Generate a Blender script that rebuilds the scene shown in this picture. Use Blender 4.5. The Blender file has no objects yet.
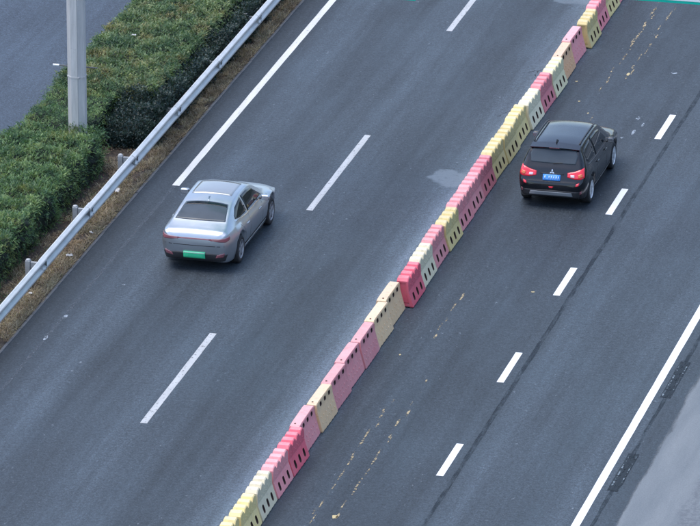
import bpy, bmesh, math, random
import numpy as np
from mathutils import Vector, Matrix
from mathutils.bvhtree import BVHTree

random.seed(7)
rng = np.random.default_rng(7)
R = math.radians
scene = bpy.context.scene
col = scene.collection

# ------------------------------------------------------------------ camera
cd = bpy.data.cameras.new('camera')
cam = bpy.data.objects.new('camera', cd)
col.objects.link(cam)
cam.location = (33.9, -143.0, 53.02)
cam.rotation_euler = (R(90 - 19.797), 0, R(14.156))
cd.sensor_width = 36.0
cd.lens = 6469.9 / 700 * 36
cd.clip_start = 1.0
cd.clip_end = 6000
scene.camera = cam

# ------------------------------------------------------------------ sky, sun, exposure
SUN_EL, SUN_AZ = 70, -100            # azimuth measured from +Y towards +X
world = bpy.data.worlds.new('World')
scene.world = world
world.use_nodes = True
wn = world.node_tree
bg = wn.nodes['Background']
sky = wn.nodes.new('ShaderNodeTexSky')
sky.sky_type = 'NISHITA'
sky.sun_disc = False
sky.sun_elevation = R(SUN_EL)
sky.sun_rotation = R(SUN_AZ)
sky.air_density = 1.0
sky.dust_density = 2.2
sky.ozone_density = 1.2
wn.links.new(sky.outputs[0], bg.inputs[0])
bg.inputs[1].default_value = 0.15
sd = bpy.data.lights.new('sun', 'SUN')
sun = bpy.data.objects.new('sun', sd)
col.objects.link(sun)
sd.energy = 0.65
sd.angle = R(45)
sd.color = (1.0, 0.985, 0.96)
dv = Vector((math.sin(R(SUN_AZ)) * math.cos(R(SUN_EL)), math.cos(R(SUN_AZ)) * math.cos(R(SUN_EL)), math.sin(R(SUN_EL))))
sun.rotation_euler = dv.to_track_quat('Z', 'Y').to_euler()
sun.location = (0, 0, 60)
vs = scene.view_settings
vs.view_transform = 'Standard'
vs.look = 'None'
vs.gamma = 1.0
vs.use_curve_mapping = False
vs.exposure = 1.25

# ------------------------------------------------------------------ material helpers
class NT:
    def __init__(s, name, rough=0.6, metal=0.0, spec=0.5):
        s.m = bpy.data.materials.new(name)
        s.m.use_nodes = True
        s.t = s.m.node_tree
        s.b = s.t.nodes['Principled BSDF']
        s.b.inputs['Roughness'].default_value = rough
        s.b.inputs['Metallic'].default_value = metal
        s.b.inputs['Specular IOR Level'].default_value = spec
        s.pos = None
    def n(s, t, **k):
        o = s.t.nodes.new(t)
        for a, v in k.items():
            setattr(o, a, v)
        return o
    def l(s, a, b):
        s.t.links.new(a, b)
    def P(s, scale=(1, 1, 1), loc=(0, 0, 0), obj=False):
        if obj:
            src = s.n('ShaderNodeTexCoord').outputs['Object']
        else:
            src = s.n('ShaderNodeNewGeometry').outputs['Position']
        m = s.n('ShaderNodeMapping')
        m.inputs['Scale'].default_value = scale
        m.inputs['Location'].default_value = loc
        s.l(src, m.inputs['Vector'])
        return m.outputs[0]
    def noise(s, vec, scale, detail=4, rough=0.55, out=0):
        o = s.n('ShaderNodeTexNoise')
        o.inputs['Scale'].default_value = scale
        o.inputs['Detail'].default_value = detail
        o.inputs['Roughness'].default_value = rough
        s.l(vec, o.inputs['Vector'])
        return o.outputs[out]
    def ramp(s, fac, stops, interp='LINEAR'):
        o = s.n('ShaderNodeValToRGB')
        o.color_ramp.interpolation = interp
        e = o.color_ramp.elements
        while len(e) < len(stops):
            e.new(0.5)
        for i, (p, c) in enumerate(stops):
            e[i].position = p
            e[i].color = (c, c, c, 1) if isinstance(c, (int, float)) else tuple(c) + (1,)
        s.l(fac, o.inputs[0])
        return o.outputs[0]
    def mix(s, fac, a, b, mode='MIX'):
        o = s.n('ShaderNodeMix', data_type='RGBA', blend_type=mode)
        for sock, v in ((o.inputs[0], fac), (o.inputs[6], a), (o.inputs[7], b)):
            if isinstance(v, (int, float)):
                if sock.type == 'RGBA':
                    sock.default_value = (v, v, v, 1)
                else:
                    sock.default_value = v
            elif isinstance(v, (tuple, list)):
                sock.default_value = tuple(v) + (1,)
            else:
                s.l(v, sock)
        return o.outputs[2]
    def math(s, op, a, b=0.0, clamp=False):
        o = s.n('ShaderNodeMath', operation=op, use_clamp=clamp)
        for i, v in ((0, a), (1, b)):
            if isinstance(v, (int, float)):
                o.inputs[i].default_value = v
            else:
                s.l(v, o.inputs[i])
        return o.outputs[0]
    def rangef(s, v, a, b, c=0.0, d=1.0, smooth=True):
        o = s.n('ShaderNodeMapRange', clamp=True)
        if smooth:
            o.interpolation_type = 'SMOOTHSTEP'
        for i, q in enumerate((a, b, c, d)):
            o.inputs[1 + i].default_value = q
        s.l(v, o.inputs[0])
        return o.outputs[0]
    def color(s, c):
        if isinstance(c, (tuple, list)):
            s.b.inputs['Base Color'].default_value = tuple(c) + (1,)
        else:
            s.l(c, s.b.inputs['Base Color'])
    def bump(s, h, strength=0.3, dist=0.01):
        o = s.n('ShaderNodeBump')
        o.inputs['Strength'].default_value = strength
        o.inputs['Distance'].default_value = dist
        s.l(h, o.inputs['Height'])
        s.l(o.outputs[0], s.b.inputs['Normal'])
    def alpha(s, a):
        s.l(a, s.b.inputs['Alpha'])

M = {}
def simple(name, c, rough=0.6, metal=0.0, spec=0.5, var=0.12, scale=6.0, coat=0.0):
    t = NT(name, rough, metal, spec)
    n = t.noise(t.P(obj=True), scale, 5)
    lo = tuple(max(0, q * (1 - var)) for q in c)
    hi = tuple(min(1, q * (1 + var)) for q in c)
    t.color(t.mix(n, lo, hi))
    if coat:
        t.b.inputs['Coat Weight'].default_value = coat
        t.b.inputs['Coat Roughness'].default_value = 0.06
    M[name] = t.m
    return t.m

def wear_shade_stops(x0, x1, pts):
    return [((x - x0) / (x1 - x0), v) for x, v in pts]

def asphalt(name, base, wear_shade_pts=None, fleck=True, spill=False):
    t = NT(name, 0.62, 0, 0.35)
    p = t.P()
    sep = t.n('ShaderNodeSeparateXYZ')
    t.l(p, sep.inputs[0])
    x = sep.outputs[0]
    y = sep.outputs[1]
    # wobble the lateral coordinate a little so that wear and painted shade bands are not ruler-straight
    wob = t.noise(t.P((0.6, 0.12, 1)), 1.0, 3)
    xw = t.math('ADD', x, t.math('MULTIPLY', t.math('SUBTRACT', wob, 0.5), 0.55))
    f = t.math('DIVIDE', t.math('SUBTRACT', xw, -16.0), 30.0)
    if wear_shade_pts:
        k = t.ramp(f, wear_shade_stops(-16, 14, wear_shade_pts), 'EASE')
    else:
        k = 1.0
    streak = t.noise(t.P((2.6, 0.06, 1)), 1.0, 5, 0.6)
    streak = t.rangef(streak, 0.25, 0.75, 0.74, 1.28, False)
    patch = t.noise(t.P((0.5, 0.22, 1)), 1.0, 4)
    patch = t.rangef(patch, 0.25, 0.75, 0.86, 1.14, False)
    mott = t.noise(t.P(), 3.2, 4, 0.65)
    mott = t.rangef(mott, 0.25, 0.75, 0.9, 1.1, False)
    fine = t.noise(t.P(), 26.0, 3, 0.75)
    fine = t.rangef(fine, 0.28, 0.74, 0.38, 1.85, False)
    coarse = t.noise(t.P((1, 1, 1), (17, 23, 0)), 11.0, 4, 0.7)
    coarse = t.rangef(coarse, 0.28, 0.72, 0.62, 1.45, False)
    grit = t.noise(t.P((1, 1, 1), (31, 7, 0)), 60.0, 2, 0.6)
    grit = t.rangef(grit, 0.3, 0.7, 0.82, 1.2, False)
    v = t.math('MULTIPLY', streak, patch)
    v = t.math('MULTIPLY', v, mott)
    v = t.math('MULTIPLY', v, fine)
    v = t.math('MULTIPLY', v, grit)
    v = t.math('MULTIPLY', v, coarse)
    c = t.mix(1.0, base, t.mix(1.0, (1, 1, 1), v, 'MULTIPLY'), 'MULTIPLY')
    if wear_shade_pts:
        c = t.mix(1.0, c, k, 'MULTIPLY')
    # dark tar spots
    ds = t.noise(t.P((1, 1, 1), (3, 90, 0)), 4.5, 3, 0.7)
    c = t.mix(t.rangef(ds, 0.70, 0.76, 0.0, 0.45), c, (0.02, 0.024, 0.03))
    if fleck:
        fl = t.noise(t.P((1.4, 0.8, 1), (11, 3, 0)), 5.5, 4, 0.7)
        fm = t.noise(t.P((0.9, 0.12, 1), (5, 40, 0)), 0.7, 3)
        fm = t.rangef(fm, 0.40, 0.60)
        fl = t.math('MULTIPLY', t.rangef(fl, 0.645, 0.70), fm)
        c = t.mix(t.math('MULTIPLY', fl, 0.6), c, (0.20, 0.23, 0.26))
    if spill:
        # dried pale cement splash beside the barriers, and dust blown against their far side
        nz = t.noise(t.P((1, 1, 1)), 2.2, 5, 0.6)
        nz = t.math('MULTIPLY', t.math('SUBTRACT', nz, 0.5), 1.5)
        def blob(cx, cy, sx, sy, sh):
            u = t.math('DIVIDE', t.math('SUBTRACT', x, cx), sx)
            w = t.math('DIVIDE', t.math('ADD', t.math('SUBTRACT', y, cy), t.math('MULTIPLY', t.math('SUBTRACT', x, cx), sh)), sy)
            d = t.math('SQRT', t.math('ADD', t.math('MULTIPLY', u, u), t.math('MULTIPLY', w, w)))
            return t.rangef(t.math('ADD', d, nz), 0.74, 1.04, 1.0, 0.0)
        s1 = t.math('MAXIMUM', blob(-1.0, 6.5, 0.8, 0.62, -0.05), blob(-1.35, 6.75, 0.42, 0.42, 0.1))
        s1 = t.math('MAXIMUM', s1, t.math('MULTIPLY', blob(-1.15, 21.9, 0.9, 0.5, 0), 0.7))
        holes = t.rangef(t.noise(t.P((1, 1, 1), (2, 2, 2)), 7.0, 3), 0.3, 0.46)
        s1 = t.math('MULTIPLY', s1, t.math('ADD', t.math('MULTIPLY', holes, 0.4), 0.6))
        c = t.mix(t.math('MULTIPLY', s1, 0.7), c, (0.155, 0.19, 0.22))
    t.color(c)
    rr = t.rangef(t.noise(t.P((0.8, 0.2, 1), (9, 9, 9)), 1.0, 4), 0.3, 0.7, 0.5, 0.72, False)
    t.l(rr, t.b.inputs['Roughness'])
    t.bump(t.noise(t.P(), 45.0, 3, 0.7), 0.5, 0.006)
    M[name] = t.m

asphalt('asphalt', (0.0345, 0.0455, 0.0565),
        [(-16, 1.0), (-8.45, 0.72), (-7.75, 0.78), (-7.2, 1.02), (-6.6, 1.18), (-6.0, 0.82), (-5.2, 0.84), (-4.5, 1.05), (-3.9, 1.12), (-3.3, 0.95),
         (-2.6, 0.74), (-2.0, 0.84), (-1.55, 1.0), (-1.2, 1.5), (-0.8, 2.5), (-0.2, 1.7), (0.3, 0.78), (0.9, 0.86), (1.5, 0.80),  # dark stop just right of the barriers: their shade painted into the wear
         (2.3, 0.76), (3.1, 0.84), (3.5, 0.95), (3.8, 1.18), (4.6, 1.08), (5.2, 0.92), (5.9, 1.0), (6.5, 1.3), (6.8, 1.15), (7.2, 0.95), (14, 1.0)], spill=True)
asphalt('asphalt_far', (0.038, 0.052, 0.071), None, fleck=False)
asphalt('asphalt_shoulder', (0.032, 0.044, 0.056), None, fleck=True)

def concrete_strip():
    t = NT('pale_shoulder', 0.8)
    p = t.P()
    sep = t.n('ShaderNodeSeparateXYZ')
    t.l(p, sep.inputs[0])
    a = t.noise(t.P((2.0, 0.25, 1)), 1.0, 5, 0.6)
    b = t.noise(t.P(), 30.0, 3, 0.75)
    c = t.mix(t.rangef(a, 0.25, 0.75, 0, 1, False), (0.11, 0.13, 0.145), (0.175, 0.195, 0.207))
    c = t.mix(1.0, c, t.rangef(b, 0.25, 0.75, 0.78, 1.22, False), 'MULTIPLY')
    # dark gritty band towards the verge
    wob = t.noise(t.P((1.5, 0.7, 1)), 1.0, 5, 0.7)
    d = t.math('ADD', sep.outputs[0], t.math('MULTIPLY', t.math('SUBTRACT', wob, 0.5), 1.7))
    g = t.math('MULTIPLY', t.rangef(d, 8.75, 9.1), t.rangef(t.noise(t.P(), 7.0, 5, 0.75), 0.38, 0.6))
    c = t.mix(t.math('MULTIPLY', g, 0.8), c, (0.09, 0.1, 0.115))
    sp = t.rangef(t.noise(t.P((1, 1, 1), (5, 5, 5)), 9.0, 3, 0.6), 0.66, 0.72)
    c = t.mix(t.math('MULTIPLY', sp, 0.4), c, (0.08, 0.09, 0.1))
    t.color(c)
    # ragged, dusty edge over the asphalt
    e = t.math('ADD', sep.outputs[0], t.math('MULTIPLY', t.math('SUBTRACT', t.noise(t.P((1.6, 0.3, 1), (4, 8, 0)), 1.6, 6, 0.65), 0.5), 0.3))
    t.alpha(t.rangef(e, 7.55, 7.66))
    t.bump(t.noise(t.P(), 30.0, 4), 0.4, 0.008)
    M['pale_shoulder'] = t.m
concrete_strip()

def paint(name, c, wear_lo, wear_hi, dirt):
    t = NT(name, 0.55)
    n = t.noise(t.P(), 9.0, 6, 0.72)
    d = t.noise(t.P((3.0, 0.4, 1)), 2.0, 4)
    cc = t.mix(t.rangef(d, 0.3, 0.7, 0, dirt, False), c, tuple(q * 0.6 for q in c))
    fine = t.rangef(t.noise(t.P(), 40.0, 3, 0.7), 0.3, 0.7, 0.9, 1.06, False)
    t.color(t.mix(1.0, cc, fine, 'MULTIPLY'))
    if wear_hi > 0:
        t.alpha(t.rangef(n, wear_lo, wear_hi))
    t.bump(t.noise(t.P(), 45.0, 2), 0.2, 0.004)
    M[name] = t.m
paint('paint_fresh', (0.82, 0.83, 0.83), 0.22, 0.32, 0.25)
paint('paint_old', (0.46, 0.47, 0.47), 0.32, 0.44, 0.5)
paint('paint_edge_old', (0.64, 0.64, 0.61), 0.28, 0.40, 0.5)
paint('paint_yellow', (0.42, 0.33, 0.18), 0.46, 0.57, 0.5)
paint('paint_ghost', (0.10, 0.118, 0.14), 0.36, 0.75, 0.4)
paint('paint_scrap', (0.26, 0.30, 0.34), 0.42, 0.54, 0.3)
paint('yellow_scrap', (0.50, 0.40, 0.20), 0.0, 0.0, 0.3)

def tar():
    t = NT('tar_seam', 0.5, 0, 0.12)
    n = t.noise(t.P((2, 0.6, 1)), 5.0, 5, 0.7)
    t.color(t.mix(n, (0.010, 0.014, 0.019), (0.022, 0.03, 0.04)))
    e = t.noise(t.P((3, 0.5, 1), (3, 2, 1)), 2.5, 6, 0.7)
    t.alpha(t.rangef(e, 0.36, 0.6, 0.05, 0.5))
    M['tar_seam'] = t.m
    t = NT('scuff_dark', 0.55, 0, 0.12)
    n = t.noise(t.P((3, 0.7, 1)), 5.0, 5, 0.75)
    t.color(t.mix(n, (0.008, 0.010, 0.013), (0.035, 0.045, 0.056)))
    e = t.noise(t.P((2.5, 0.8, 1), (3, 7, 1)), 4.0, 6, 0.75)
    t.alpha(t.rangef(e, 0.33, 0.5, 0, 0.95))
    M['scuff_dark'] = t.m
    t = NT('scuff_metal', 0.35, 0.6)
    n = t.noise(t.P((2, 1.5, 1), (1, 9, 1)), 4.0, 5, 0.8)
    t.color(t.mix(n, (0.25, 0.28, 0.3), (0.45, 0.48, 0.5)))
    t.alpha(t.rangef(n, 0.50, 0.60))
    M['scuff_metal'] = t.m
    t = NT('crack_dark', 0.9, 0, 0.12)
    t.color(t.mix(t.noise(t.P(), 8.0, 4), (0.03, 0.035, 0.045), (0.06, 0.07, 0.08)))
    t.alpha(t.rangef(t.noise(t.P(), 5.0, 5), 0.36, 0.55, 0.0, 0.6))
    M['crack_dark'] = t.m
tar()

def plastic(name, c, fade):
    t = NT(name, 0.48, 0, 0.4)
    a = t.noise(t.P(), 2.3, 5, 0.65)
    b = t.noise(t.P((5, 5, 1.3)), 3.0, 5, 0.7)
    cc = t.mix(t.rangef(a, 0.3, 0.7, 0, 0.65, False), c, fade)
    cc = t.mix(t.rangef(b, 0.50, 0.74, 0, 0.38), cc, (0.34, 0.27, 0.23))
    # dust lying on the upward faces
    g = t.n('ShaderNodeNewGeometry')
    sp = t.n('ShaderNodeSeparateXYZ')
    t.l(g.outputs['Normal'], sp.inputs[0])
    dust = t.math('MULTIPLY', t.rangef(sp.outputs[2], 0.6, 0.95), t.rangef(t.noise(t.P(), 6.0, 5, 0.7), 0.3, 0.7, 0.12, 0.42, False))
    cc = t.mix(dust, cc, (0.62, 0.58, 0.55))
    oi = t.n('ShaderNodeObjectInfo')
    cc = t.mix(1.0, cc, t.rangef(oi.outputs['Random'], 0, 1, 0.80, 1.0, False), 'MULTIPLY')
    sc = t.rangef(t.noise(t.P((1.2, 1, 8)), 7.0, 5, 0.7), 0.60, 0.70, 0, 0.5)
    cc = t.mix(sc, cc, (0.16, 0.12, 0.10))
    gr = t.rangef(t.noise(t.P((1, 1, 0.5), (7, 7, 7)), 3.5, 6, 0.75), 0.55, 0.72, 0, 0.4)
    cc = t.mix(gr, cc, t.mix(1.0, cc, (0.55, 0.5, 0.47), 'MULTIPLY'))
    t.color(cc)
    t.bump(t.noise(t.P(), 22.0, 3), 0.15, 0.004)
    M[name] = t.m
plastic('plastic_yellow', (0.88, 0.69, 0.27), (0.86, 0.73, 0.4))
plastic('plastic_white', (0.88, 0.8, 0.56), (0.84, 0.73, 0.5))
plastic('plastic_pink', (0.88, 0.3, 0.32), (0.88, 0.42, 0.42))
plastic('plastic_deep', (0.88, 0.12, 0.18), (0.88, 0.21, 0.26))
plastic('plastic_rose', (0.84, 0.23, 0.27), (0.85, 0.33, 0.35))
plastic('plastic_cream', (0.9, 0.6, 0.33), (0.88, 0.66, 0.41))
plastic('plastic_peach', (0.9, 0.49, 0.25), (0.88, 0.57, 0.34))
plastic('plastic_pale', (0.82, 0.76, 0.46), (0.78, 0.69, 0.46))
simple('hole_shade', (0.055, 0.03, 0.028), 0.9)  # shade inside slots and holes, put into their wall colour
simple('rubber', (0.02, 0.021, 0.023), 0.8)
simple('rust_pin', (0.10, 0.05, 0.04), 0.8)

# vegetation
def leafmat(name, dark, mid, light, tip, tipamt, rough=0.5):
    t = NT(name, rough, 0, 0.35)
    a = t.n('ShaderNodeAttribute', attribute_name='v')
    c = t.ramp(a.outputs['Fac'], [(0.0, dark), (0.5, mid), (1.0, light)])
    big = t.noise(t.P((1, 0.7, 1)), 0.9, 5, 0.6)
    c = t.mix(t.rangef(big, 0.3, 0.7, 0, 0.75, False), c, t.mix(1.0, c, (0.62, 0.8, 0.9), 'MULTIPLY'))
    tp = t.noise(t.P((1, 1, 1), (8, 3, 0)), 1.3, 5, 0.7)
    c = t.mix(t.math('MULTIPLY', t.rangef(tp, 0.5, 0.66), tipamt), c, tip)
    t.color(c)
    tr = t.n('ShaderNodeBsdfTranslucent')
    t.l(t.mix(1.0, c, (1.15, 1.2, 0.7), 'MULTIPLY'), tr.inputs['Color'])
    mx = t.n('ShaderNodeMixShader')
    mx.inputs[0].default_value = 0.32
    t.l(t.b.outputs[0], mx.inputs[1]); t.l(tr.outputs[0], mx.inputs[2])
    t.l(mx.outputs[0], t.t.nodes['Material Output'].inputs['Surface'])
    M[name] = t.m
leafmat('leaf_juniper', (0.038, 0.090, 0.046), (0.125, 0.215, 0.095), (0.29, 0.39, 0.15), (0.36, 0.34, 0.09), 0.45)
leafmat('leaf_clipped', (0.044, 0.096, 0.050), (0.140, 0.215, 0.100), (0.32, 0.37, 0.17), (0.38, 0.28, 0.13), 0.5)
leafmat('leaf_dark', (0.013, 0.028, 0.025), (0.028, 0.052, 0.045), (0.085, 0.12, 0.105), (0.045, 0.075, 0.05), 0.2, 0.4)
leafmat('dry_grass', (0.20, 0.145, 0.10), (0.40, 0.31, 0.215), (0.58, 0.48, 0.34), (0.26, 0.175, 0.12), 0.55, 0.8)
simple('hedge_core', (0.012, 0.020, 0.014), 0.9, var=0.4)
simple('stem', (0.07, 0.055, 0.045), 0.9, var=0.3)
def soilm():
    t = NT('soil', 0.95)
    a = t.noise(t.P(), 3.0, 6, 0.7)
    b = t.noise(t.P(), 22.0, 4, 0.7)
    c = t.ramp(a, [(0.25, (0.028, 0.023, 0.018)), (0.5, (0.055, 0.044, 0.034)), (0.75, (0.10, 0.08, 0.06))])
    c = t.mix(1.0, c, t.rangef(b, 0.25, 0.75, 0.6, 1.4, False), 'MULTIPLY')
    t.color(c)
    t.bump(b, 0.8, 0.03)
    M['soil'] = t.m
    t = NT('land', 0.95)
    a = t.noise(t.P(), 0.05, 6, 0.6)
    t.color(t.ramp(a, [(0.3, (0.05, 0.065, 0.05)), (0.7, (0.085, 0.09, 0.085))]))
    M['land'] = t.m
soilm()
def litterm():
    t = NT('leaf_litter', 0.8)
    a = t.n('ShaderNodeAttribute', attribute_name='v')
    t.color(t.ramp(a.outputs['Fac'], [(0, (0.09, 0.06, 0.04)), (0.5, (0.14, 0.085, 0.055)), (0.9, (0.27, 0.2, 0.13)), (1.0, (0.5, 0.47, 0.42))]))
    M['leaf_litter'] = t.m
litterm()
# metals, car materials
def galv():
    t = NT('galvanised', 0.42, 0.35)
    a = t.noise(t.P((1, 0.5, 1)), 4.0, 5, 0.7)
    c = t.mix(t.rangef(a, 0.3, 0.7, 0, 1, False), (0.50, 0.51, 0.505), (0.66, 0.665, 0.65))
    d = t.rangef(t.noise(t.P((3, 1, 1), (4, 4, 4)), 5.0, 6, 0.75), 0.62, 0.74, 0, 0.5)
    c = t.mix(d, c, (0.28, 0.27, 0.26))
    t.color(c)
    M['galvanised'] = t.m
    t = NT('post_steel', 0.6, 0.2)
    a = t.noise(t.P(), 9.0, 5, 0.7)
    t.color(t.mix(a, (0.26, 0.27, 0.275), (0.50, 0.51, 0.51)))
    M['post_steel'] = t.m
    t = NT('pole_paint', 0.55, 0.1)
    a = t.noise(t.P((6, 6, 0.5)), 1.6, 6, 0.7)
    b = t.noise(t.P((1, 1, 1.0)), 9.0, 5, 0.7)
    c = t.mix(t.rangef(a, 0.3, 0.7, 0, 1, False), (0.46, 0.455, 0.44), (0.66, 0.65, 0.63))
    c = t.mix(t.rangef(b, 0.6, 0.75, 0, 0.5), c, (0.24, 0.22, 0.21))
    t.color(c)
    t.bump(b, 0.15, 0.01)
    M['pole_paint'] = t.m
galv()
def carpaint(name, c, metal, rough, dirt):
    t = NT(name, rough, metal, 0.5)
    n = t.noise(t.P(obj=True), 3.0, 5, 0.7)
    t.color(t.mix(t.rangef(n, 0.4, 0.8, 0, dirt), c, (0.16, 0.155, 0.15)))
    t.l(t.rangef(n, 0.3, 0.8, rough, rough + 0.16, False), t.b.inputs['Roughness'])
    t.b.inputs['Coat Weight'].default_value = 0.35
    t.b.inputs['Coat Roughness'].default_value = 0.05
    M[name] = t.m
carpaint('paint_silver', (0.47, 0.505, 0.54), 0.90, 0.30, 0.06)
carpaint('paint_black', (0.004, 0.005, 0.008), 0.0, 0.14, 0.01)
simple('trim_black', (0.022, 0.023, 0.026), 0.5)
simple('trim_grey', (0.10, 0.105, 0.11), 0.55)
simple('skid_grey', (0.22, 0.235, 0.25), 0.45, 0.3)
simple('chrome', (0.72, 0.73, 0.75), 0.18, 0.9, var=0.05)
simple('alloy', (0.72, 0.73, 0.74), 0.35, 0.45, var=0.1)
simple('alloy_dark', (0.36, 0.37, 0.385), 0.4, 0.5, var=0.1)
simple('lamp_red', (0.80, 0.02, 0.045), 0.14, 0, 0.6, 0.2, 9, 0.6)
simple('lamp_dull_red', (0.24, 0.08, 0.095), 0.2, 0, 0.6, 0.2, 9, 0.6)
simple('lamp_orange', (0.72, 0.15, 0.03), 0.15, 0, 0.6, 0.15, 9, 0.6)
simple('lamp_white', (0.80, 0.62, 0.64), 0.15, 0, 0.6, 0.1, 9, 0.6)
simple('plate_blue', (0.08, 0.32, 0.80), 0.4, var=0.06)
simple('plate_white', (0.42, 0.60, 0.90), 0.4, var=0.06)
simple('plate_green', (0.05, 0.62, 0.30), 0.4, var=0.06)
simple('plate_mint', (0.42, 0.74, 0.55), 0.4, var=0.06)
def glass(name, c, rough):
    t = NT(name, rough, 0, 0.32)
    n = t.noise(t.P((1, 1, 1), obj=True), 2.0, 3)
    t.color(t.mix(n, c, tuple(q * 1.7 for q in c)))
    t.b.inputs['IOR'].default_value = 1.5
    M[name] = t.m
glass('glass_dark', (0.010, 0.013, 0.016), 0.04)
glass('glass_rear', (0.045, 0.056, 0.066), 0.10)
simple('sign_green', (0.0, 0.50, 0.36), 0.4, var=0.05)
simple('sign_white', (0.82, 0.84, 0.84), 0.4, var=0.03)
simple('gantry_grey', (0.4, 0.42, 0.43), 0.5, 0.3)
simple('concrete', (0.13, 0.135, 0.14), 0.9, var=0.3)
simple('white_litter', (0.55, 0.54, 0.52), 0.7)

# ------------------------------------------------------------------ mesh helpers
def link(name, me, mat=None, parent=None, smooth=False):
    o = bpy.data.objects.new(name, me)
    col.objects.link(o)
    if mat and len(me.materials) == 0:
        me.materials.append(M[mat])
    if smooth:
        me.polygons.foreach_set('use_smooth', [True] * len(me.polygons))
    if parent:
        o.parent = parent
    return o
def pydata(name, v, f):
    me = bpy.data.meshes.new(name)
    me.from_pydata([tuple(q) for q in v], [], [tuple(q) for q in f])
    me.update()
    return me
def tag(o, label=None, cat=None, group=None, kind=None):
    if label: o['label'] = label
    if cat: o['category'] = cat
    if group: o['group'] = group
    if kind: o['kind'] = kind
    return o
def empty(name, loc=(0, 0, 0), rz=0):
    o = bpy.data.objects.new(name, None)
    o.empty_display_size = 0.2
    col.objects.link(o)
    o.location = loc
    o.rotation_euler = (0, 0, rz)
    return o
class MB:
    def __init__(s):
        s.v = []; s.f = []
    def quad(s, a, b, c, d):
        i = len(s.v); s.v += [a, b, c, d]; s.f.append((i, i + 1, i + 2, i + 3))
    def poly(s, pts):
        i = len(s.v); s.v += list(pts); s.f.append(tuple(range(i, i + len(pts))))
    def box(s, c, d, bev=0.0, rot=None):
        bm = bmesh.new()
        bmesh.ops.create_cube(bm, size=1.0)
        bmesh.ops.scale(bm, vec=d, verts=bm.verts)
        if bev:
            bmesh.ops.bevel(bm, geom=list(bm.edges), offset=bev, segments=2, profile=0.6, affect='EDGES')
        if rot is not None:
            bmesh.ops.transform(bm, matrix=rot, verts=bm.verts)
        bmesh.ops.translate(bm, vec=c, verts=bm.verts)
        s.addbm(bm)
    def addbm(s, bm):
        i = len(s.v)
        bm.verts.index_update()
        s.v += [tuple(q.co) for q in bm.verts]
        s.f += [tuple(i + q.index for q in f.verts) for f in bm.faces]
        bm.free()
    def tube(s, pts, r, n=8, cap=True):
        pts = [Vector(p) for p in pts]
        rs = r if isinstance(r, (list, tuple)) else [r] * len(pts)
        base = len(s.v)
        for k, p in enumerate(pts):
            d = (pts[min(k + 1, len(pts) - 1)] - pts[max(k - 1, 0)]).normalized()
            a = d.orthogonal().normalized() if abs(d.z) < 0.99 else Vector((1, 0, 0))
            if abs(d.z) < 0.99:
                a = Vector((0, 0, 1)).cross(d).normalized()
            b = d.cross(a)
            for j in range(n):
                t = 2 * math.pi * (j + 0.5) / n
                s.v.append(tuple(p + (a * math.cos(t) + b * math.sin(t)) * rs[k]))
        for k in range(len(pts) - 1):
            for j in range(n):
                q = base + k * n
                s.f.append((q + j, q + (j + 1) % n, q + n + (j + 1) % n, q + n + j))
        if cap:
            s.f.append(tuple(base + j for j in reversed(range(n))))
            q = base + (len(pts) - 1) * n
            s.f.append(tuple(q + j for j in range(n)))
    def lathe(s, prof, n=24, axis='x', c=(0, 0, 0)):
        base = len(s.v); m = len(prof)
        for j in range(n):
            t = 2 * math.pi * j / n
            for (a, r) in prof:
                u, w = r * math.cos(t), r * math.sin(t)
                if axis == 'x': p = (c[0] + a, c[1] + u, c[2] + w)
                elif axis == 'z': p = (c[0] + u, c[1] + w, c[2] + a)
                else: p = (c[0] + u, c[1] + a, c[2] + w)
                s.v.append(p)
        for j in range(n):
            for k in range(m - 1):
                a = base + j * m + k; b = base + ((j + 1) % n) * m + k
                s.f.append((a, a + 1, b + 1, b))
    def build(s, name, mat, parent=None, smooth=False):
        return link(name, pydata(name, s.v, s.f), mat, parent, smooth)

# ------------------------------------------------------------------ the setting
def sheet(name, x0, x1, y0, y1, z, mat, parent=None, kind='structure', thick=None, nx=1, ny=1):
    m = MB()
    if thick:
        m.box(((x0 + x1) / 2, (y0 + y1) / 2, z - thick / 2), (x1 - x0, y1 - y0, thick))
    else:
        m.quad((x0, y0, z), (x1, y0, z), (x1, y1, z), (x0, y1, z))
    o = m.build(name, mat, parent)
    if kind and not parent:
        o['kind'] = kind
    return o
def blocker_hill(sg, seed):
    # unseen wooded ridge, added to block horizon glow in car reflections
    xs = np.linspace(0, 190, 30); ys = np.linspace(-520, 620, 90)
    v = []; f = []
    from mathutils import noise as mn
    for y in ys:
        for x in xs:
            e = math.sin(math.pi * min(1, max(0, x / 190))) ** 0.7 * min(1, (y + 520) / 120, (620 - y) / 120)
            v.append((sg * (62 + x), y, -0.4 + e * (30 + 9 * mn.fractal(Vector((x * .02 + seed, y * .012, 0)), 1, 2, 4) + 2.5 * mn.noise(Vector((x * .2, y * .2, seed))))))
    n = len(xs)
    for j in range(len(ys) - 1):
        for i in range(n - 1):
            q = (j * n + i, j * n + i + 1, (j + 1) * n + i + 1, (j + 1) * n + i)
            f.append(q if sg > 0 else q[::-1])
    o = link('added_blocker_hill', pydata('added_blocker_hill', v, f), 'blocker_green', None, True)
    o['kind'] = 'structure'
def blockerm():
    t = NT('blocker_green', 0.95)
    a = t.noise(t.P(), 0.35, 6, 0.75)
    t.color(t.ramp(a, [(0.3, (0.018, 0.028, 0.018)), (0.55, (0.04, 0.058, 0.032)), (0.75, (0.07, 0.09, 0.05))]))
    t.bump(a, 1.0, 2.0)
    M['blocker_green'] = t.m
blockerm()
blocker_hill(1, 3.0); blocker_hill(-1, 8.0)
Y0, Y1 = -170, 260
sheet('ground', -3000, 3000, -3000, 3000, -0.15, 'land')
road = sheet('road', -8.5, 7.9, Y0, Y1, 0.0, 'asphalt')
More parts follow.
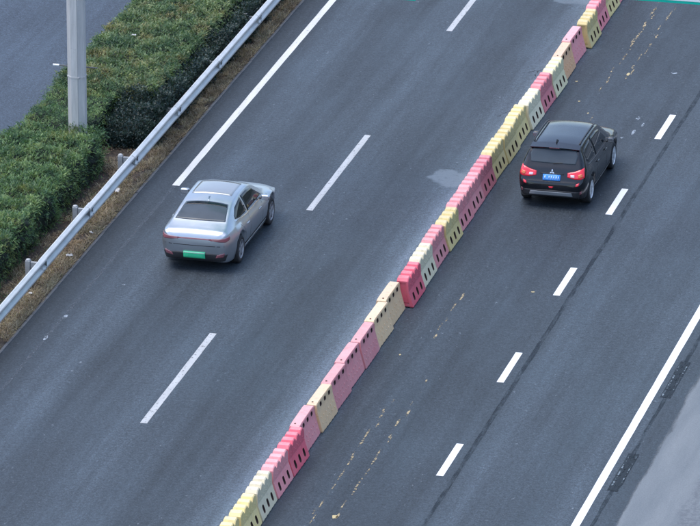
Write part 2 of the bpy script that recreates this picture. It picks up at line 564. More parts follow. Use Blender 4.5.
sheet('opposite_road', -24.0, -12.15, Y0, Y1, -0.006, 'asphalt_far')
hard = sheet('hard_shoulder', 7.9, 16.0, Y0, Y1, -0.004, 'asphalt_shoulder')
pale = sheet('dusty_shoulder_surface', 7.2, 13.0, Y0, Y1, 0.004, 'pale_shoulder')

# verge: gently uneven soil strip with a low edging
def verge():
    nx, ny = 14, 400
    xs = np.linspace(-12.2, -8.56, nx); ys = np.linspace(-40, 60, ny)
    v = []
    for y in ys:
        for x in xs:
            e = min(1, (x + 12.2) / 0.4) * min(1, (-8.56 - x) / 0.25)
            v.append((x, y, 0.005 + e * (0.035 + 0.03 * math.sin(3.1 * y + 5 * x) * math.sin(1.7 * y) + random.uniform(-.012, .012))))
    f = [(j * nx + i, j * nx + i + 1, (j + 1) * nx + i + 1, (j + 1) * nx + i) for j in range(ny - 1) for i in range(nx - 1)]
    o = link('verge', pydata('verge', v, f), 'soil', None, True)
    o['kind'] = 'structure'
    sheet('verge_far', -12.15, -8.56, Y0, -40, 0.0, 'soil'); sheet('verge_beyond', -12.15, -8.56, 60, Y1, 0.0, 'soil')
    return o
vg = verge()
# concrete edging between road and verge, laid in one metre lengths
def edging():
    holder = None
    base = None
    root = tag(empty('kerb_edging', (-8.53, 0, 0)), kind='structure')
    for k in range(-10, 27):
        if base is None:
            m = MB(); m.box((0, 0, -0.03), (0.07, 0.985, 0.10), 0.008)
            base = m.build('edging_stone', 'concrete', root)
            o = base
        else:
            o = base.copy(); col.objects.link(o)
        o.location = (random.uniform(-.006, .004), k * 1.0, random.uniform(-.012, -.002))
        o.rotation_euler = (0, 0, random.uniform(-.004, .004))
        o.parent = root
edging()

# painted markings (children of the road)
def strip(name, x, w, ya, yb, mat, z=0.004, jag=0.0):
    n = max(2, int((yb - ya) / 0.5) + 1)
    ys = np.linspace(ya, yb, n)
    v = []
    for y in ys:
        v += [(x - w / 2 + random.uniform(-jag, jag), y, z), (x + w / 2 + random.uniform(-jag, jag), y, z)]
    f = [(2 * i, 2 * i + 1, 2 * i + 3, 2 * i + 2) for i in range(n - 1)]
    return link(name, pydata(name, v, f), mat, road)
XL1, XL2, XL4, XL5 = -7.75, -4.04, 3.21, 6.75
strip('edge_line', XL1, 0.185, 4.29, 150, 'paint_edge_old', jag=0.004)
strip('old_edge_line', XL1 - 0.02, 0.09, -60, 4.2, 'paint_ghost')
for k in range(-2, 4):
    y = -11.7 + 15 * k
    strip('lane_dash', XL2, 0.165, y, y + 6, 'paint_old', jag=0.004)
for k in range(-2, 9):
    y = -13.2 + 6 * k
    strip('lane_dash', XL4, 0.165, y, y + 2.0, 'paint_fresh', jag=0.002)
strip('edge_line', XL5, 0.185, -60, 150, 'paint_fresh', jag=0.003)
strip('tar_seam', 3.55, 0.11, -60, 90, 'tar_seam', 0.003, 0.014)
strip('tar_seam', 7.1, 0.09, -60, 90, 'tar_seam', 0.003, 0.012)
# worn rests of the removed double yellow line
def scrap(name, x, y, w, l, mat, n=7, z=0.005):
    pts = []
    for j in range(n):
        t = 2 * math.pi * j / n
        r = random.uniform(0.6, 1.15)
        pts.append((x + math.cos(t) * w / 2 * r, y + math.sin(t) * l / 2 * r, z))
    m = MB(); m.poly(pts)
    return m.build(name, mat, road)
for x, ya, yb, cnt in ((1.08, -17, -8.5, 16), (1.58, -16, -7.0, 14), (1.05, -4.6, -1.2, 5), (0.96, 14.5, 23, 20), (1.43, 15.5, 23, 13), (1.2, 9.5, 13, 4)):
    for k in range(cnt):
        y = ya + (yb - ya) * (k + random.uniform(-.4, .4)) / cnt
        scrap('yellow_paint_remnant', x + random.uniform(-.05, .05), y, random.uniform(.03, .075), random.uniform(.2, .8), 'paint_yellow')
for x, y, w, l in ((1.55, -16.1, 0.14, 0.26), (0.55, -6.0, .06, .1), (0.2, 14.9, .08, .12), (2.62, -1.1, .12, .1), (0.62, 13.3, .07, .12), (1.05, 12.4, .06, .1), (1.4, 15.8, .1, .3)):
    scrap('yellow_paint_remnant', x, y, w, l, 'yellow_scrap')
for x, y, w, l in ((2.5, 11.2, .10, .5), (2.62, 11.8, .08, .35), (2.4, 12.3, .12, .3), (2.55, 16.2, .2, .16), (2.3, 10.7, .08, .2), (-7.74, -5.5, 0.12, 0.36), (-7.77, -6.95, 0.11, 0.34), (-7.0, -3.0, .1, .08), (-6.5, -8.3, .1, .1), (-6.55, -8.9, .08, .1), (-6.9, 2.0, .07, .09)):
    scrap('white_paint_remnant', x, y, w, l, 'paint_scrap')
# scuffed strips beyond the right edge line
for x, ya, yb in ((7.12, -13.15, -10.85), (7.09, -7.25, -4.85), (7.1, -1.3, 1.0)):
    strip('scuffed_patch', x, 0.24, ya, yb, 'scuff_dark', 0.0085, 0.012)
    strip('scuff_streak', x - 0.08, 0.035, ya + .1, yb - .15, 'scuff_metal', 0.0105, 0.004)
    strip('scuff_streak', x + 0.09, 0.025, ya + .5, yb - .05, 'scuff_metal', 0.0105, 0.004)
# cracks
def crack(pts, w):
    P = []
    for a, b in zip(pts[:-1], pts[1:]):
        for k in range(4):
            t = k / 4
            P.append((a[0] + (b[0] - a[0]) * t + random.uniform(-.02, .02), a[1] + (b[1] - a[1]) * t + random.uniform(-.03, .03)))
    P.append(pts[-1])
    v = []
    for i, p in enumerate(P):
        a = P[max(0, i - 1)]; b = P[min(len(P) - 1, i + 1)]
        dx, dy = b[0] - a[0], b[1] - a[1]; L = math.hypot(dx, dy) or 1
        ww = w * random.uniform(.5, 1.2) * (0.4 if i in (0, len(P) - 1) else 1)
        v += [(p[0] - dy / L * ww / 2, p[1] + dx / L * ww / 2, 0.003), (p[0] + dy / L * ww / 2, p[1] - dx / L * ww / 2, 0.003)]
    f = [(2 * i, 2 * i + 1, 2 * i + 3, 2 * i + 2) for i in range(len(P) - 1)]
    link('crack', pydata('crack', v, f), 'crack_dark', road)
crack([(-1.35, 15.2), (-1.15, 15.4), (-0.95, 15.55), (-0.7, 16.1)], .04)
crack([(-0.98, 15.5), (-0.93, 14.9)], .04)
crack([(-1.2, 11.5), (-0.9, 12.2), (-0.55, 12.6)], .03)
crack([(-0.9, 19.0), (-0.6, 19.6), (-0.45, 19.7)], .05)

# ------------------------------------------------------------------ plastic barriers
def barrier_mesh(kind):
    """length along y (0..L), x from -w to w, base at z=0."""
    m = MB(); dark = MB()
    if kind == 'A':
        L, H, wb_, wm_, wt_, zm_ = 1.295, 0.69, 0.27, 0.150, 0.140, 0.40
    else:
        L, H, wb_, wm_, wt_, zm_ = 1.335, 0.70, 0.26, 0.135, 0.105, 0.50
    zf = 0.035
    # breakpoints along y with the top height there
    tops = []
    if kind == 'A':
        n = 4; pit = L / n
        for k in range(n):
            y = k * pit
            tops += [(y + 0.015, H - 0.035), (y + 0.06, H + 0.035), (y + pit - 0.13, H + 0.055), (y + pit - 0.045, H - 0.03)]
        tops[0] = (0.0, H - 0.03); tops[-1] = (L, H - 0.03)
    else:
        tops = [(0, H - 0.035), (0.03, H - 0.012), (0.22, H), (L - 0.22, H), (L - 0.03, H - 0.012), (L, H - 0.035)]
    # side walls: columns between y breakpoints
    holes = []
    if kind == 'A':
        for c in (0.29, 0.6625, 1.035):
            holes.append((c, 0.205, 0.070, 0.095))        # y, z on lower panel, half sizes
        zsplit = (zf, 0.075, 0.335, zm_)
    else:
        for c in (0.33, 0.70, 1.07):
            holes.append((c, 0.585, 0.080, 0.050))
        zsplit = (zm_, 0.525, 0.645, 0.668)
    def xat(z):
        if z <= zm_:
            return wb_ + (wm_ - wb_) * (z - zf) / (zm_ - zf)
        return wm_ + (wt_ - wm_) * (z - zm_) / (H - zm_)
    ybr = [0.0]
    for (c, z, a, b) in holes:
        ybr += [c - a * 1.5, c + a * 1.5]
    ybr.append(L)
    z0, za, zb_, z1 = zsplit
    for s in (-1, 1):
        def V(y, z, off=0.0):
            return (s * (xat(z) - off), y, z)
        def Q(a, b, c, d):
            m.quad(a, b, c, d) if s > 0 else m.quad(d, c, b, a)
        for i in range(len(ybr) - 1):
            ya, yb = ybr[i], ybr[i + 1]
            Q(V(ya, z0), V(yb, z0), V(yb, za), V(ya, za))
            Q(V(ya, zb_), V(yb, zb_), V(yb, z1), V(ya, z1))
            hole = holes[i // 2] if i % 2 == 1 else None
            if hole is None:
                Q(V(ya, za), V(yb, za), V(yb, zb_), V(ya, zb_))
                continue
            c, zc, a, b = hole
            ring = []
            N = 12
            for j in range(N):
                t = 2 * math.pi * (j + 0.5) / N
                ct, st = math.cos(t), math.sin(t)
                q = 0.62
                ring.append((c + a * math.copysign(abs(ct) ** q, ct), zc + b * math.copysign(abs(st) ** q, st)))
            outer = []
            for j in range(N):
                t = 2 * math.pi * (j + 0.5) / N
                ct, st = math.cos(t), math.sin(t)
                k = max(abs(ct), abs(st))
                outer.append(((ya + yb) / 2 + (yb - ya) / 2 * ct / k, (za + zb_) / 2 + (zb_ - za) / 2 * st / k))
            # make sure the four corners are hit exactly
            for cy, cz in ((ya, za), (yb, za), (yb, zb_), (ya, zb_)):
                j = min(range(N), key=lambda q: (outer[q][0] - cy) ** 2 + (outer[q][1] - cz) ** 2)
                outer[j] = (cy, cz)
            for j in range(N):
                k = (j + 1) % N
                Q(V(*outer[j]), V(*outer[k]), V(*ring[k]), V(*ring[j]))
                wq = [V(*ring[j]), V(*ring[k]), V(*ring[k], off=0.05), V(*ring[j], off=0.05)]
                dark.poly(wq if s > 0 else wq[::-1])
            pts = [V(p[0], p[1], off=0.05) for p in ring]
            dark.poly(pts if s > 0 else pts[::-1])
        # the rest of the side: the other panel
        if kind == 'A':
            for (ya, ta), (yb, tb) in zip(tops[:-1], tops[1:]):
                mid = 0.585
                Q(V(ya, zm_), V(yb, zm_), V(yb, mid), V(ya, mid))
                Q(V(ya, mid), V(yb, mid), (s * wt_, yb, tb - 0.022), (s * wt_, ya, ta - 0.022))
                Q((s * wt_, ya, ta - 0.022), (s * wt_, yb, tb - 0.022), (s * (wt_ - 0.022), yb, tb), (s * (wt_ - 0.022), ya, ta))
            # rows of small dents pressed into the upper panel
            for r_, (zz, cnt) in enumerate(((0.47, 6), (0.54, 5))):
                for k in range(cnt):
                    yy = L * (k + 0.75) / (cnt + 0.5)
                    dark_pts = [(s * (xat(zz + dz) + 0.0015), yy + dy, zz + dz) for dy, dz in ((-.02, -.009), (.02, -.009), (.02, .009), (-.02, .009))]
                    i = len(m.v)
                    inn = [(p[0] + s * 0.010, p[1] * 1.0 + (0.008 if p[1] < yy else -0.008), p[2]) for p in dark_pts]
                    for j in range(4):
                        q = (j + 1) % 4
                        Q(dark_pts[j], dark_pts[q], inn[q], inn[j])
                    Q(*inn)
        else:
            n = 10
            for i in range(n):
                ya, yb = L * i / n, L * (i + 1) / n
                Q(V(ya, zf), V(yb, zf), V(yb, zm_), V(ya, zm_))
            for (ya, ta), (yb, tb) in zip(tops[:-1], tops[1:]):
                # a rolled lip under the flat top
                Q(V(ya, z1), V(yb, z1), (s * (wt_ + .018), yb, tb - 0.03), (s * (wt_ + .018), ya, ta - 0.03))
                Q((s * (wt_ + .018), ya, ta - 0.03), (s * (wt_ + .018), yb, tb - 0.03), (s * (wt_ + .004), yb, tb), (s * (wt_ + .004), ya, ta))
            for (zz, cnt) in ((0.20, 6), (0.33, 6)):
                for k in range(cnt):
                    yy = L * (k + 0.75) / (cnt + 0.5)
                    o_ = [(s * (xat(zz + dz) + 0.0015), yy + dy, zz + dz) for dy, dz in ((-.014, -.02), (.014, -.02), (.014, .02), (-.014, .02))]
                    inn = [(p[0] + s * 0.014, yy + (p[1] - yy) * 0.6, zz + (p[2] - zz) * .6) for p in o_]
                    for j in range(4):
                        q = (j + 1) % 4
                        Q(o_[j], o_[q], inn[q], inn[j])
                    Q(*inn)
        # lower rim
        Q((s * (wb_ - 0.02), 0, zf), (s * (wb_ - 0.02), L, zf), V(L, zf), V(0, zf))
    we = wt_ - 0.022 if kind == 'A' else wt_ + 0.004
    for (ya, ta), (yb, tb) in zip(tops[:-1], tops[1:]):
        m.quad((-we, ya, ta), (we, ya, ta), (we, yb, tb), (-we, yb, tb))
    # ends, with a recessed joint channel
    for y, sg in ((0.0, -1), (L, 1)):
        ht = tops[0][1]
        prof = [(wb_, zf), (wm_, zm_), (wt_ + (0.018 if kind == 'B' else 0), ht - 0.026), (we, ht)]
        full = prof + [(-x, z) for x, z in prof[::-1]]
        inn = [(x * 0.6, zf + 0.08 + (z - zf) * 0.82) for x, z in full]
        n = len(full)
        for j in range(n - 1):
            a, b = full[j], full[j + 1]; c, d = inn[j + 1], inn[j]
            q = [(a[0], y, a[1]), (b[0], y, b[1]), (c[0], y, c[1]), (d[0], y, d[1])]
            m.poly(q if sg > 0 else q[::-1])
            q = [(d[0], y, d[1]), (c[0], y, c[1]), (c[0], y - sg * .03, c[1]), (d[0], y - sg * .03, d[1])]
            m.poly(q if sg > 0 else q[::-1])
        a, b = full[-1], full[0]; c, d = inn[0], inn[-1]
        q = [(a[0], y, a[1]), (b[0], y, b[1]), (c[0], y, c[1]), (d[0], y, d[1])]
        m.poly(q if sg > 0 else q[::-1])
        q = [(x, y - sg * .03, z) for x, z in inn]
        m.poly(q if sg > 0 else q[::-1])
    # underside and feet
    m.quad((-wb_ + .02, 0, zf), (-wb_ + .02, L, zf), (wb_ - .02, L, zf), (wb_ - .02, 0, zf))
    nf = 6
    for k in range(nf):
        y = L * (k + 0.5) / nf
        for s in (-1, 1):
            m.box((s * (wb_ - 0.055), y, zf / 2 + 0.001), (0.085, 0.13, zf))
    nb = len(m.f); bo = len(m.v)
    m.v += dark.v; m.f += [tuple(q + bo for q in f) for f in dark.f]
    me = pydata('barrier_body_' + kind, m.v, m.f)
    me.polygons.foreach_set('material_index', [0] * nb + [1] * (len(m.f) - nb))
    pin = MB(); pin.lathe([(0.0, 0.001), (0.0, 0.024), (0.012, 0.020), (0.014, 0.001)], 10, 'z')
    pme = pydata('barrier_pin_' + kind, pin.v, pin.f)
    return me, None, pme, L, H
BAR = {k: barrier_mesh(k) for k in 'AB'}
for k in 'AB':
    BAR[k][2].materials.append(M['rust_pin'])
BLOCKS = [  # near end of joint (y), x of the right base edge, type, colour
    (-19.60, 0.13, 'A', 'yellow'), (-18.22, 0.13, 'A', 'yellow'), (-16.84, 0.13, 'A', 'white'), (-15.46, 0.12, 'A', 'pink'),
    (-14.10, 0.13, 'A', 'deep'), (-12.74, 0.05, 'B', 'pink'), (-11.34, 0.04, 'B', 'cream'), (-9.98, 0.04, 'B', 'pink'),
    (-8.58, 0.03, 'B', 'pink'), (-7.18, 0.02, 'B', 'pink'), (-5.78, 0.0, 'B', 'cream'), (-4.37, -0.02, 'B', 'cream'),
    (-2.90, 0.11, 'A', 'deep'), (-1.54, 0.08, 'A', 'white'), (-0.19, 0.06, 'A', 'pink'), (1.15, 0.05, 'A', 'yellow'),
    (2.50, 0.03, 'A', 'pink'), (3.85, 0.0, 'A', 'pink'), (5.20, -0.02, 'A', 'rose'), (6.56, -0.02, 'A', 'yellow'),
    (7.92, -0.03, 'A', 'yellow'), (9.30, -0.05, 'A', 'yellow'), (10.68, -0.03, 'A', 'white'), (12.05, -0.01, 'A', 'rose'),
    (13.38, 0.03, 'A', 'pale'), (14.72, -0.06, 'B', 'peach'), (16.14, -0.09, 'B', 'pink'), (17.70, 0.0, 'A', 'yellow'),
    (19.07, -0.04, 'A', 'rose'), (20.42, -0.06, 'A', 'yellow'), (21.78, -0.06, 'A', 'pink'), (23.14, -0.06, 'A', 'pink')]
CN = {'yellow': 'pale yellow', 'white': 'off-white', 'pink': 'faded pink', 'deep': 'strong pink-red', 'cream': 'cream',
      'rose': 'dusky rose', 'pale': 'greenish white', 'peach': 'peach-orange'}
ORD = ['first', 'second', 'third', 'fourth', 'fifth', 'sixth', 'seventh', 'eighth', 'ninth', 'tenth', 'eleventh', 'twelfth', 'thirteenth',
       'fourteenth', 'fifteenth', 'sixteenth', 'seventeenth', 'eighteenth', 'nineteenth', 'twentieth', 'twenty-first', 'twenty-second', 'twenty-third',
       'twenty-fourth', 'twenty-fifth', 'twenty-sixth', 'twenty-seventh', 'twenty-eighth', 'twenty-ninth', 'thirtieth', 'thirty-first', 'thirty-second']
bodies = {}
for i, (y, xr, kind, c) in enumerate(BLOCKS):
    bme, dme, pme, L, H = BAR[kind]
    key = (kind, c)
    if key not in bodies:
        q = bme.copy(); q.materials.append(M['plastic_' + c]); q.materials.append(M['hole_shade']); bodies[key] = q
    root = empty('traffic_barrier', (xr - (0.27 if kind == 'A' else 0.26) + (random.uniform(-.02, .02) if kind == 'A' else random.uniform(-.04, .03)), y + random.uniform(0, .02), 0.0), random.uniform(-.016, .016))
    tag(root, f"{CN[c]} plastic barrier with {'ridged top and three slots' if kind == 'A' else 'smooth top and small holes'}, {ORD[i]} from the near end",
        'barrier', 'plastic barriers dividing the road')
    link('body', bodies[key], None, root)
    pz = H - (0.012 if kind == 'A' else 0.0)
    p_ = link('pin', pme, None, root); p_.location = (random.uniform(-.02, .02), 0.075 if kind == 'A' else 0.11, pz + (0.032 if kind == 'A' else -0.006))

# ------------------------------------------------------------------ guardrail
def guardrail():
    root = empty('guardrail', (-8.86, 0, 0))
    tag(root, 'galvanised steel guardrail on short posts between verge and road', 'guardrail')
    # W profile (x toward the road, z up)
    prof = [(x * 1.15, .61 + (z - .61) * 1.12) for x, z in [(-.01, .765), (.012, .770), (.030, .758), (.075, .735), (.085, .715), (.085, .690), (.075, .672), (.015, .630), (.006, .610),
            (.015, .590), (.075, .548), (.085, .530), (.085, .505), (.075, .485), (.030, .462), (.012, .452), (-.01, .456)]]
    P4 = 4.0
    base = None; post = None; block = None; bolt = None
    for k in range(-6, 13):
        y = 0.22 + P4 * k
        if base is None:
            m = MB()
            n = len(prof)
            for yy, sc in ((-0.16, 0.010), (P4 + 0.16, 0.0)):
                for x, z in prof: m.v.append((x + 0.30 + sc, yy, z))
                for x, z in prof[::-1]: m.v.append((x + 0.30 + sc - 0.006, yy, z))
            N = 2 * n
            for j in range(N):
                m.f.append((j, (j + 1) % N, N + (j + 1) % N, N + j))
            m.f.append(tuple(range(N))[::-1]); m.f.append(tuple(range(N, 2 * N)))
            base = m.build('rail_panel', 'galvanised', root)
            m = MB()
            m.box((-.02, 0, .28), (.125, .125, .86), .018); m.lathe([(.708, .062), (.735, .055), (.748, .03), (.75, .001)], 12, 'z', (-.02, 0, 0))
            post = m.build('post', 'post_steel', root)
            m = MB(); m.box((.17, 0, .60), (.25, .06, .16), .012)
            block = m.build('blockout', 'post_steel', root)
            m = MB(); m.box((.309, 0, .61), (.012, .09, .05), .004)
            bolt = m.build('splice_bolt', 'post_steel', root)
            A = [base, post, block, bolt]
        else:
            A = []
            for s in (base, post, block, bolt):
                q = s.copy(); col.objects.link(q); q.parent = root; A.append(q)
        for q in A:
            q.location = (0, y, 0)
        A[0].location.x = random.uniform(-.006, .006)
        A[0].rotation_euler = (0, random.uniform(-.01, .01), random.uniform(-.0015, .0015))
        A[1].rotation_euler = (0, random.uniform(-.03, .03), random.uniform(-.2, .2))
    one = None
    for k in range(-3, 7):
        for dy in (-.10, .10):
            for z in (.695, .528):
                if one is None:
                    m = MB(); m.box((0, 0, 0), (.018, .034, .034), .006); one = m.build('bolt', 'post_steel', root); q = one
                else:
                    q = one.copy(); col.objects.link(q); q.parent = root
                q.location = (.408, .22 + P4 * k + dy, z)
    root.location = (-9.13, 0, 0)
guardrail()

# ------------------------------------------------------------------ hedges, grass
from mathutils import noise as mnoise
def leaves_mesh(name, pts, nrm, lmin, lmax, wr, up=0.5, spread=0.8, vbase=None):
    """two-triangle leaf blades at pts, leaning along nrm."""
    n = len(pts)
    nn = nrm + np.array([0, 0, 1e-3]); nn = nn / np.linalg.norm(nn, axis=1)[:, None]
    t0 = np.cross(nn, rng.normal(0, 1, (n, 3))); t0 /= np.linalg.norm(t0, axis=1)[:, None]
    d = t0 * spread + nn * up + rng.normal(0, 0.22, (n, 3))
    d /= np.linalg.norm(d, axis=1)[:, None]
    s = np.cross(d, nn + rng.normal(0, 0.45, (n, 3))); s /= np.linalg.norm(s, axis=1)[:, None]
    L = rng.uniform(lmin, lmax, n)[:, None]
    W = L * wr * rng.uniform(0.7, 1.3, n)[:, None]
    k = np.cross(s, d) * L * rng.uniform(-0.2, 0.2, n)[:, None]
    v = np.empty((n, 4, 3))
    v[:, 0] = pts
    v[:, 1] = pts + d * L * 0.5 + s * W / 2 + k
    v[:, 2] = pts + d * L
    v[:, 3] = pts + d * L * 0.5 - s * W / 2 + k
    me = bpy.data.meshes.new(name)
    me.vertices.add(4 * n); me.vertices.foreach_set('co', v.reshape(-1))
    me.loops.add(4 * n); me.loops.foreach_set('vertex_index', np.arange(4 * n, dtype=np.int32))
    me.polygons.add(n); me.polygons.foreach_set('loop_start', np.arange(0, 4 * n, 4, dtype=np.int32))
    me.polygons.foreach_set('loop_total', np.full(n, 4, dtype=np.int32))
    me.update(calc_edges=True)
    vb = rng.normal(0.5, 0.2, n) if vbase is None else vbase
    a = me.attributes.new('v', 'FLOAT', 'POINT')
    a.data.foreach_set('value', np.clip(np.repeat(vb, 4), 0, 1).astype(np.float32))
    return me
def lump(x, y, z, sc, seed):
    return mnoise.fractal(Vector((x * sc + seed, y * sc, z * sc)), 0.6, 2.2, 3)
def hedge(name, label, x0, x1, y0, y1, h, mats, dens, seed, rnd=0.35, leaf=(0.07, 0.13, 0.2), ridges=0.0, amp=0.07, ends=True, sidemat=None, drop=None):
    root = empty(name, ((x0 + x1) / 2, (y0 + y1) / 2, 0.0))
    tag(root, label, 'hedge')
    ox, oy = root.location.x, root.location.y
    hx = (x1 - x0) / 2; hy = (y1 - y0) / 2
    # closed dome-box: superellipse section swept; u across (0..1 over left side, top, right side), t along
    def surf(u, t, shrink=0.0):
        # across profile
        a = (u - 0.5) * 2 * (hx + h)             # arclength-like coordinate
        sx = math.copysign(1, a)
        a = abs(a)
        if a < hx:
            X, Z, nx, nz = a, h, 0.0, 1.0
        else:
            X, Z, nx, nz = hx, h - (a - hx), 1.0, 0.0
        # round the shoulder
        q = max(0, 1 - abs(a - hx) / rnd)
        X -= q * q * rnd * 0.30; Z -= q * q * rnd * 0.30
        nx, nz = (nx + q * 0.7, nz + q * 0.7)
        Y = -hy + t * 2 * hy
        ny = 0.0
        # round the ends
        e = min(Y + hy, hy - Y)
        if ends and e < rnd:
            k = 1 - e / rnd
            Z = Z * (1 - 0.28 * k * k) if Z > 0 else Z
            X *= 1 - 0.18 * k * k
            ny = (-1 if Y < 0 else 1) * k
        wx, wy = ox + sx * X, oy + Y
        dd = amp * lump(wx, wy, Z, 1.7, seed) + amp * 0.55 * lump(wx, wy, Z, 5.0, seed + 9) + 0.055 * mnoise.noise(Vector((wx * 8.5 + seed, wy * 6.0, Z * 8.5)))
        if ridges:
            dd += ridges * math.sin(wy * 5.2 + 1.5 * math.sin(wx * 1.3)) * (1 if Z > h * .7 else .3)
        if drop:
            Z *= drop(wx, wy)
        nn = Vector((sx * nx, ny, nz)); nn.normalize()
        dd -= shrink
        return (ox + sx * X + nn.x * dd, oy + Y + nn.y * dd, max(0.0, Z + nn.z * dd)), nn
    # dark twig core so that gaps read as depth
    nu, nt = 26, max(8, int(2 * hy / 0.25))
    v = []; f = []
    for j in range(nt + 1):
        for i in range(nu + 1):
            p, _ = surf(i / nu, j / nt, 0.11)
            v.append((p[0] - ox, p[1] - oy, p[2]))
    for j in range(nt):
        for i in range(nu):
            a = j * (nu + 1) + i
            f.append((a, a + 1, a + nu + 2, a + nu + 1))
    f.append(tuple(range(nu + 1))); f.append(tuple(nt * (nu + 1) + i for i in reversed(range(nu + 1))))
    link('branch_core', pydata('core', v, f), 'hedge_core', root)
    area = 2 * (hx + h) * 2 * hy
    n = int(area * dens)
    U = rng.uniform(0, 1, n); T = rng.uniform(0, 1, n)
    pts = np.empty((n, 3)); nr = np.empty((n, 3)); dep = np.where(rng.uniform(0, 1, n) < 0.06, rng.uniform(-0.07, 0, n), rng.uniform(0, 0.13, n))
    for i in range(n):
        p, nn = surf(U[i], T[i], dep[i])
        pts[i] = p; nr[i] = nn
    if ends:   # end faces
        ne = int(2 * 2 * hx * h * dens)
        ex = rng.uniform(-hx, hx, ne) * 0.85; ez = rng.uniform(0.05, h * 0.8, ne); es = rng.choice([-1, 1], ne)
        pe = np.stack([ox + ex, oy + es * (hy + rng.uniform(-0.05, 0.03, ne)), ez], 1)
        nn = np.stack([0 * ex, es, 0 * ex + 0.2], 1)
        if drop:
            pe[:, 2] *= np.array([drop(a, b) for a, b in pe[:, :2]])
        pts = np.vstack([pts, pe]); nr = np.vstack([nr, nn]); dep = np.concatenate([dep, rng.uniform(0, .1, ne)])
    keep = (pts[:, 2] > 0.06) & ((nr[:, 2] > 0.55) | (rng.uniform(0, 1, len(pts)) < 0.27))
    pts, nr, dep = pts[keep], nr[keep], dep[keep]
    clump = np.array([mnoise.noise(Vector((p[0] * 3.2 + seed, p[1] * 3.2, p[2] * 3.2))) for p in pts])
    vb = 0.47 + clump * 0.7 + rng.normal(0, 0.19, len(pts))
    top = nr[:, 2] > 0.6
    rel = pts - np.array([ox, oy, 0])
    if sidemat:
        me = leaves_mesh('f', rel[top], nr[top], leaf[0], leaf[1], leaf[2], 0.55, 0.8, vb[top])
        o = link('foliage', me, mats, root); o['kind'] = 'stuff'
        me = leaves_mesh('f', rel[~top], nr[~top], leaf[0], leaf[1], leaf[2] * 1.5, 0.3, 0.9, vb[~top])
        o = link('foliage', me, sidemat, root); o['kind'] = 'stuff'
    else:
        me = leaves_mesh('f', rel, nr, leaf[0], leaf[1], leaf[2], 0.55, 0.8, vb)
        o = link('foliage', me, mats, root); o['kind'] = 'stuff'
    # a few bare stems at the foot
    for side in (1,):
        for k in range(int(2 * hy / 0.45)):
            yy = -hy + (k + random.random()) * 0.45
            if yy > hy: break
            m = MB()
            x = side * (hx - random.uniform(0.02, 0.2))
            m.tube([(x, yy, 0.0), (x + random.uniform(-.05, .05), yy + random.uniform(-.05, .05), 0.2), (x + random.uniform(-.1, .06), yy + random.uniform(-.1, .1), 0.5)], [.016, .012, .007], 5)
            m.build('stem', 'stem', root)
    return root
hedge('clipped_hedge', 'low green hedge in front of the grey pole with soft, combed shoots', -12.28, -9.80, -14.0, 5.25, 1.0, 'leaf_juniper', 1650, 3,
      leaf=(0.05, 0.15, 0.21), ridges=0.055, amp=0.15, rnd=0.16)
hedge('clipped_hedge', 'short recessed stretch of green hedge just behind the grey pole', -12.25, -10.38, 5.75, 8.9, 0.96, 'leaf_juniper', 1600, 13,
      leaf=(0.045, 0.095, 0.24), ridges=0.015, amp=0.13, rnd=0.2)
hedge('clipped_hedge', 'long trimmed green hedge with yellowing top beyond the grey pole', -12.2, -9.42, 8.3, 34.0, 1.07, 'leaf_clipped', 1450, 23,
      leaf=(0.055, 0.125, 0.28), amp=0.14, rnd=0.22)
hedge('broadleaf_hedge', 'dark glossy broadleaf hedge pressed against the guardrail', -10.35, -8.98, 6.6, 34.0, 1.0, 'leaf_dark', 1600, 33,
      leaf=(0.05, 0.09, 0.5), amp=0.14, rnd=0.25, drop=lambda x, y: (0.62 + 0.36 * min(1, max(0, (y - 6.6) / 1.9))) if y < 9.0 else 0.98 - 0.18 * min(1, (y - 9.0) / 1.2))

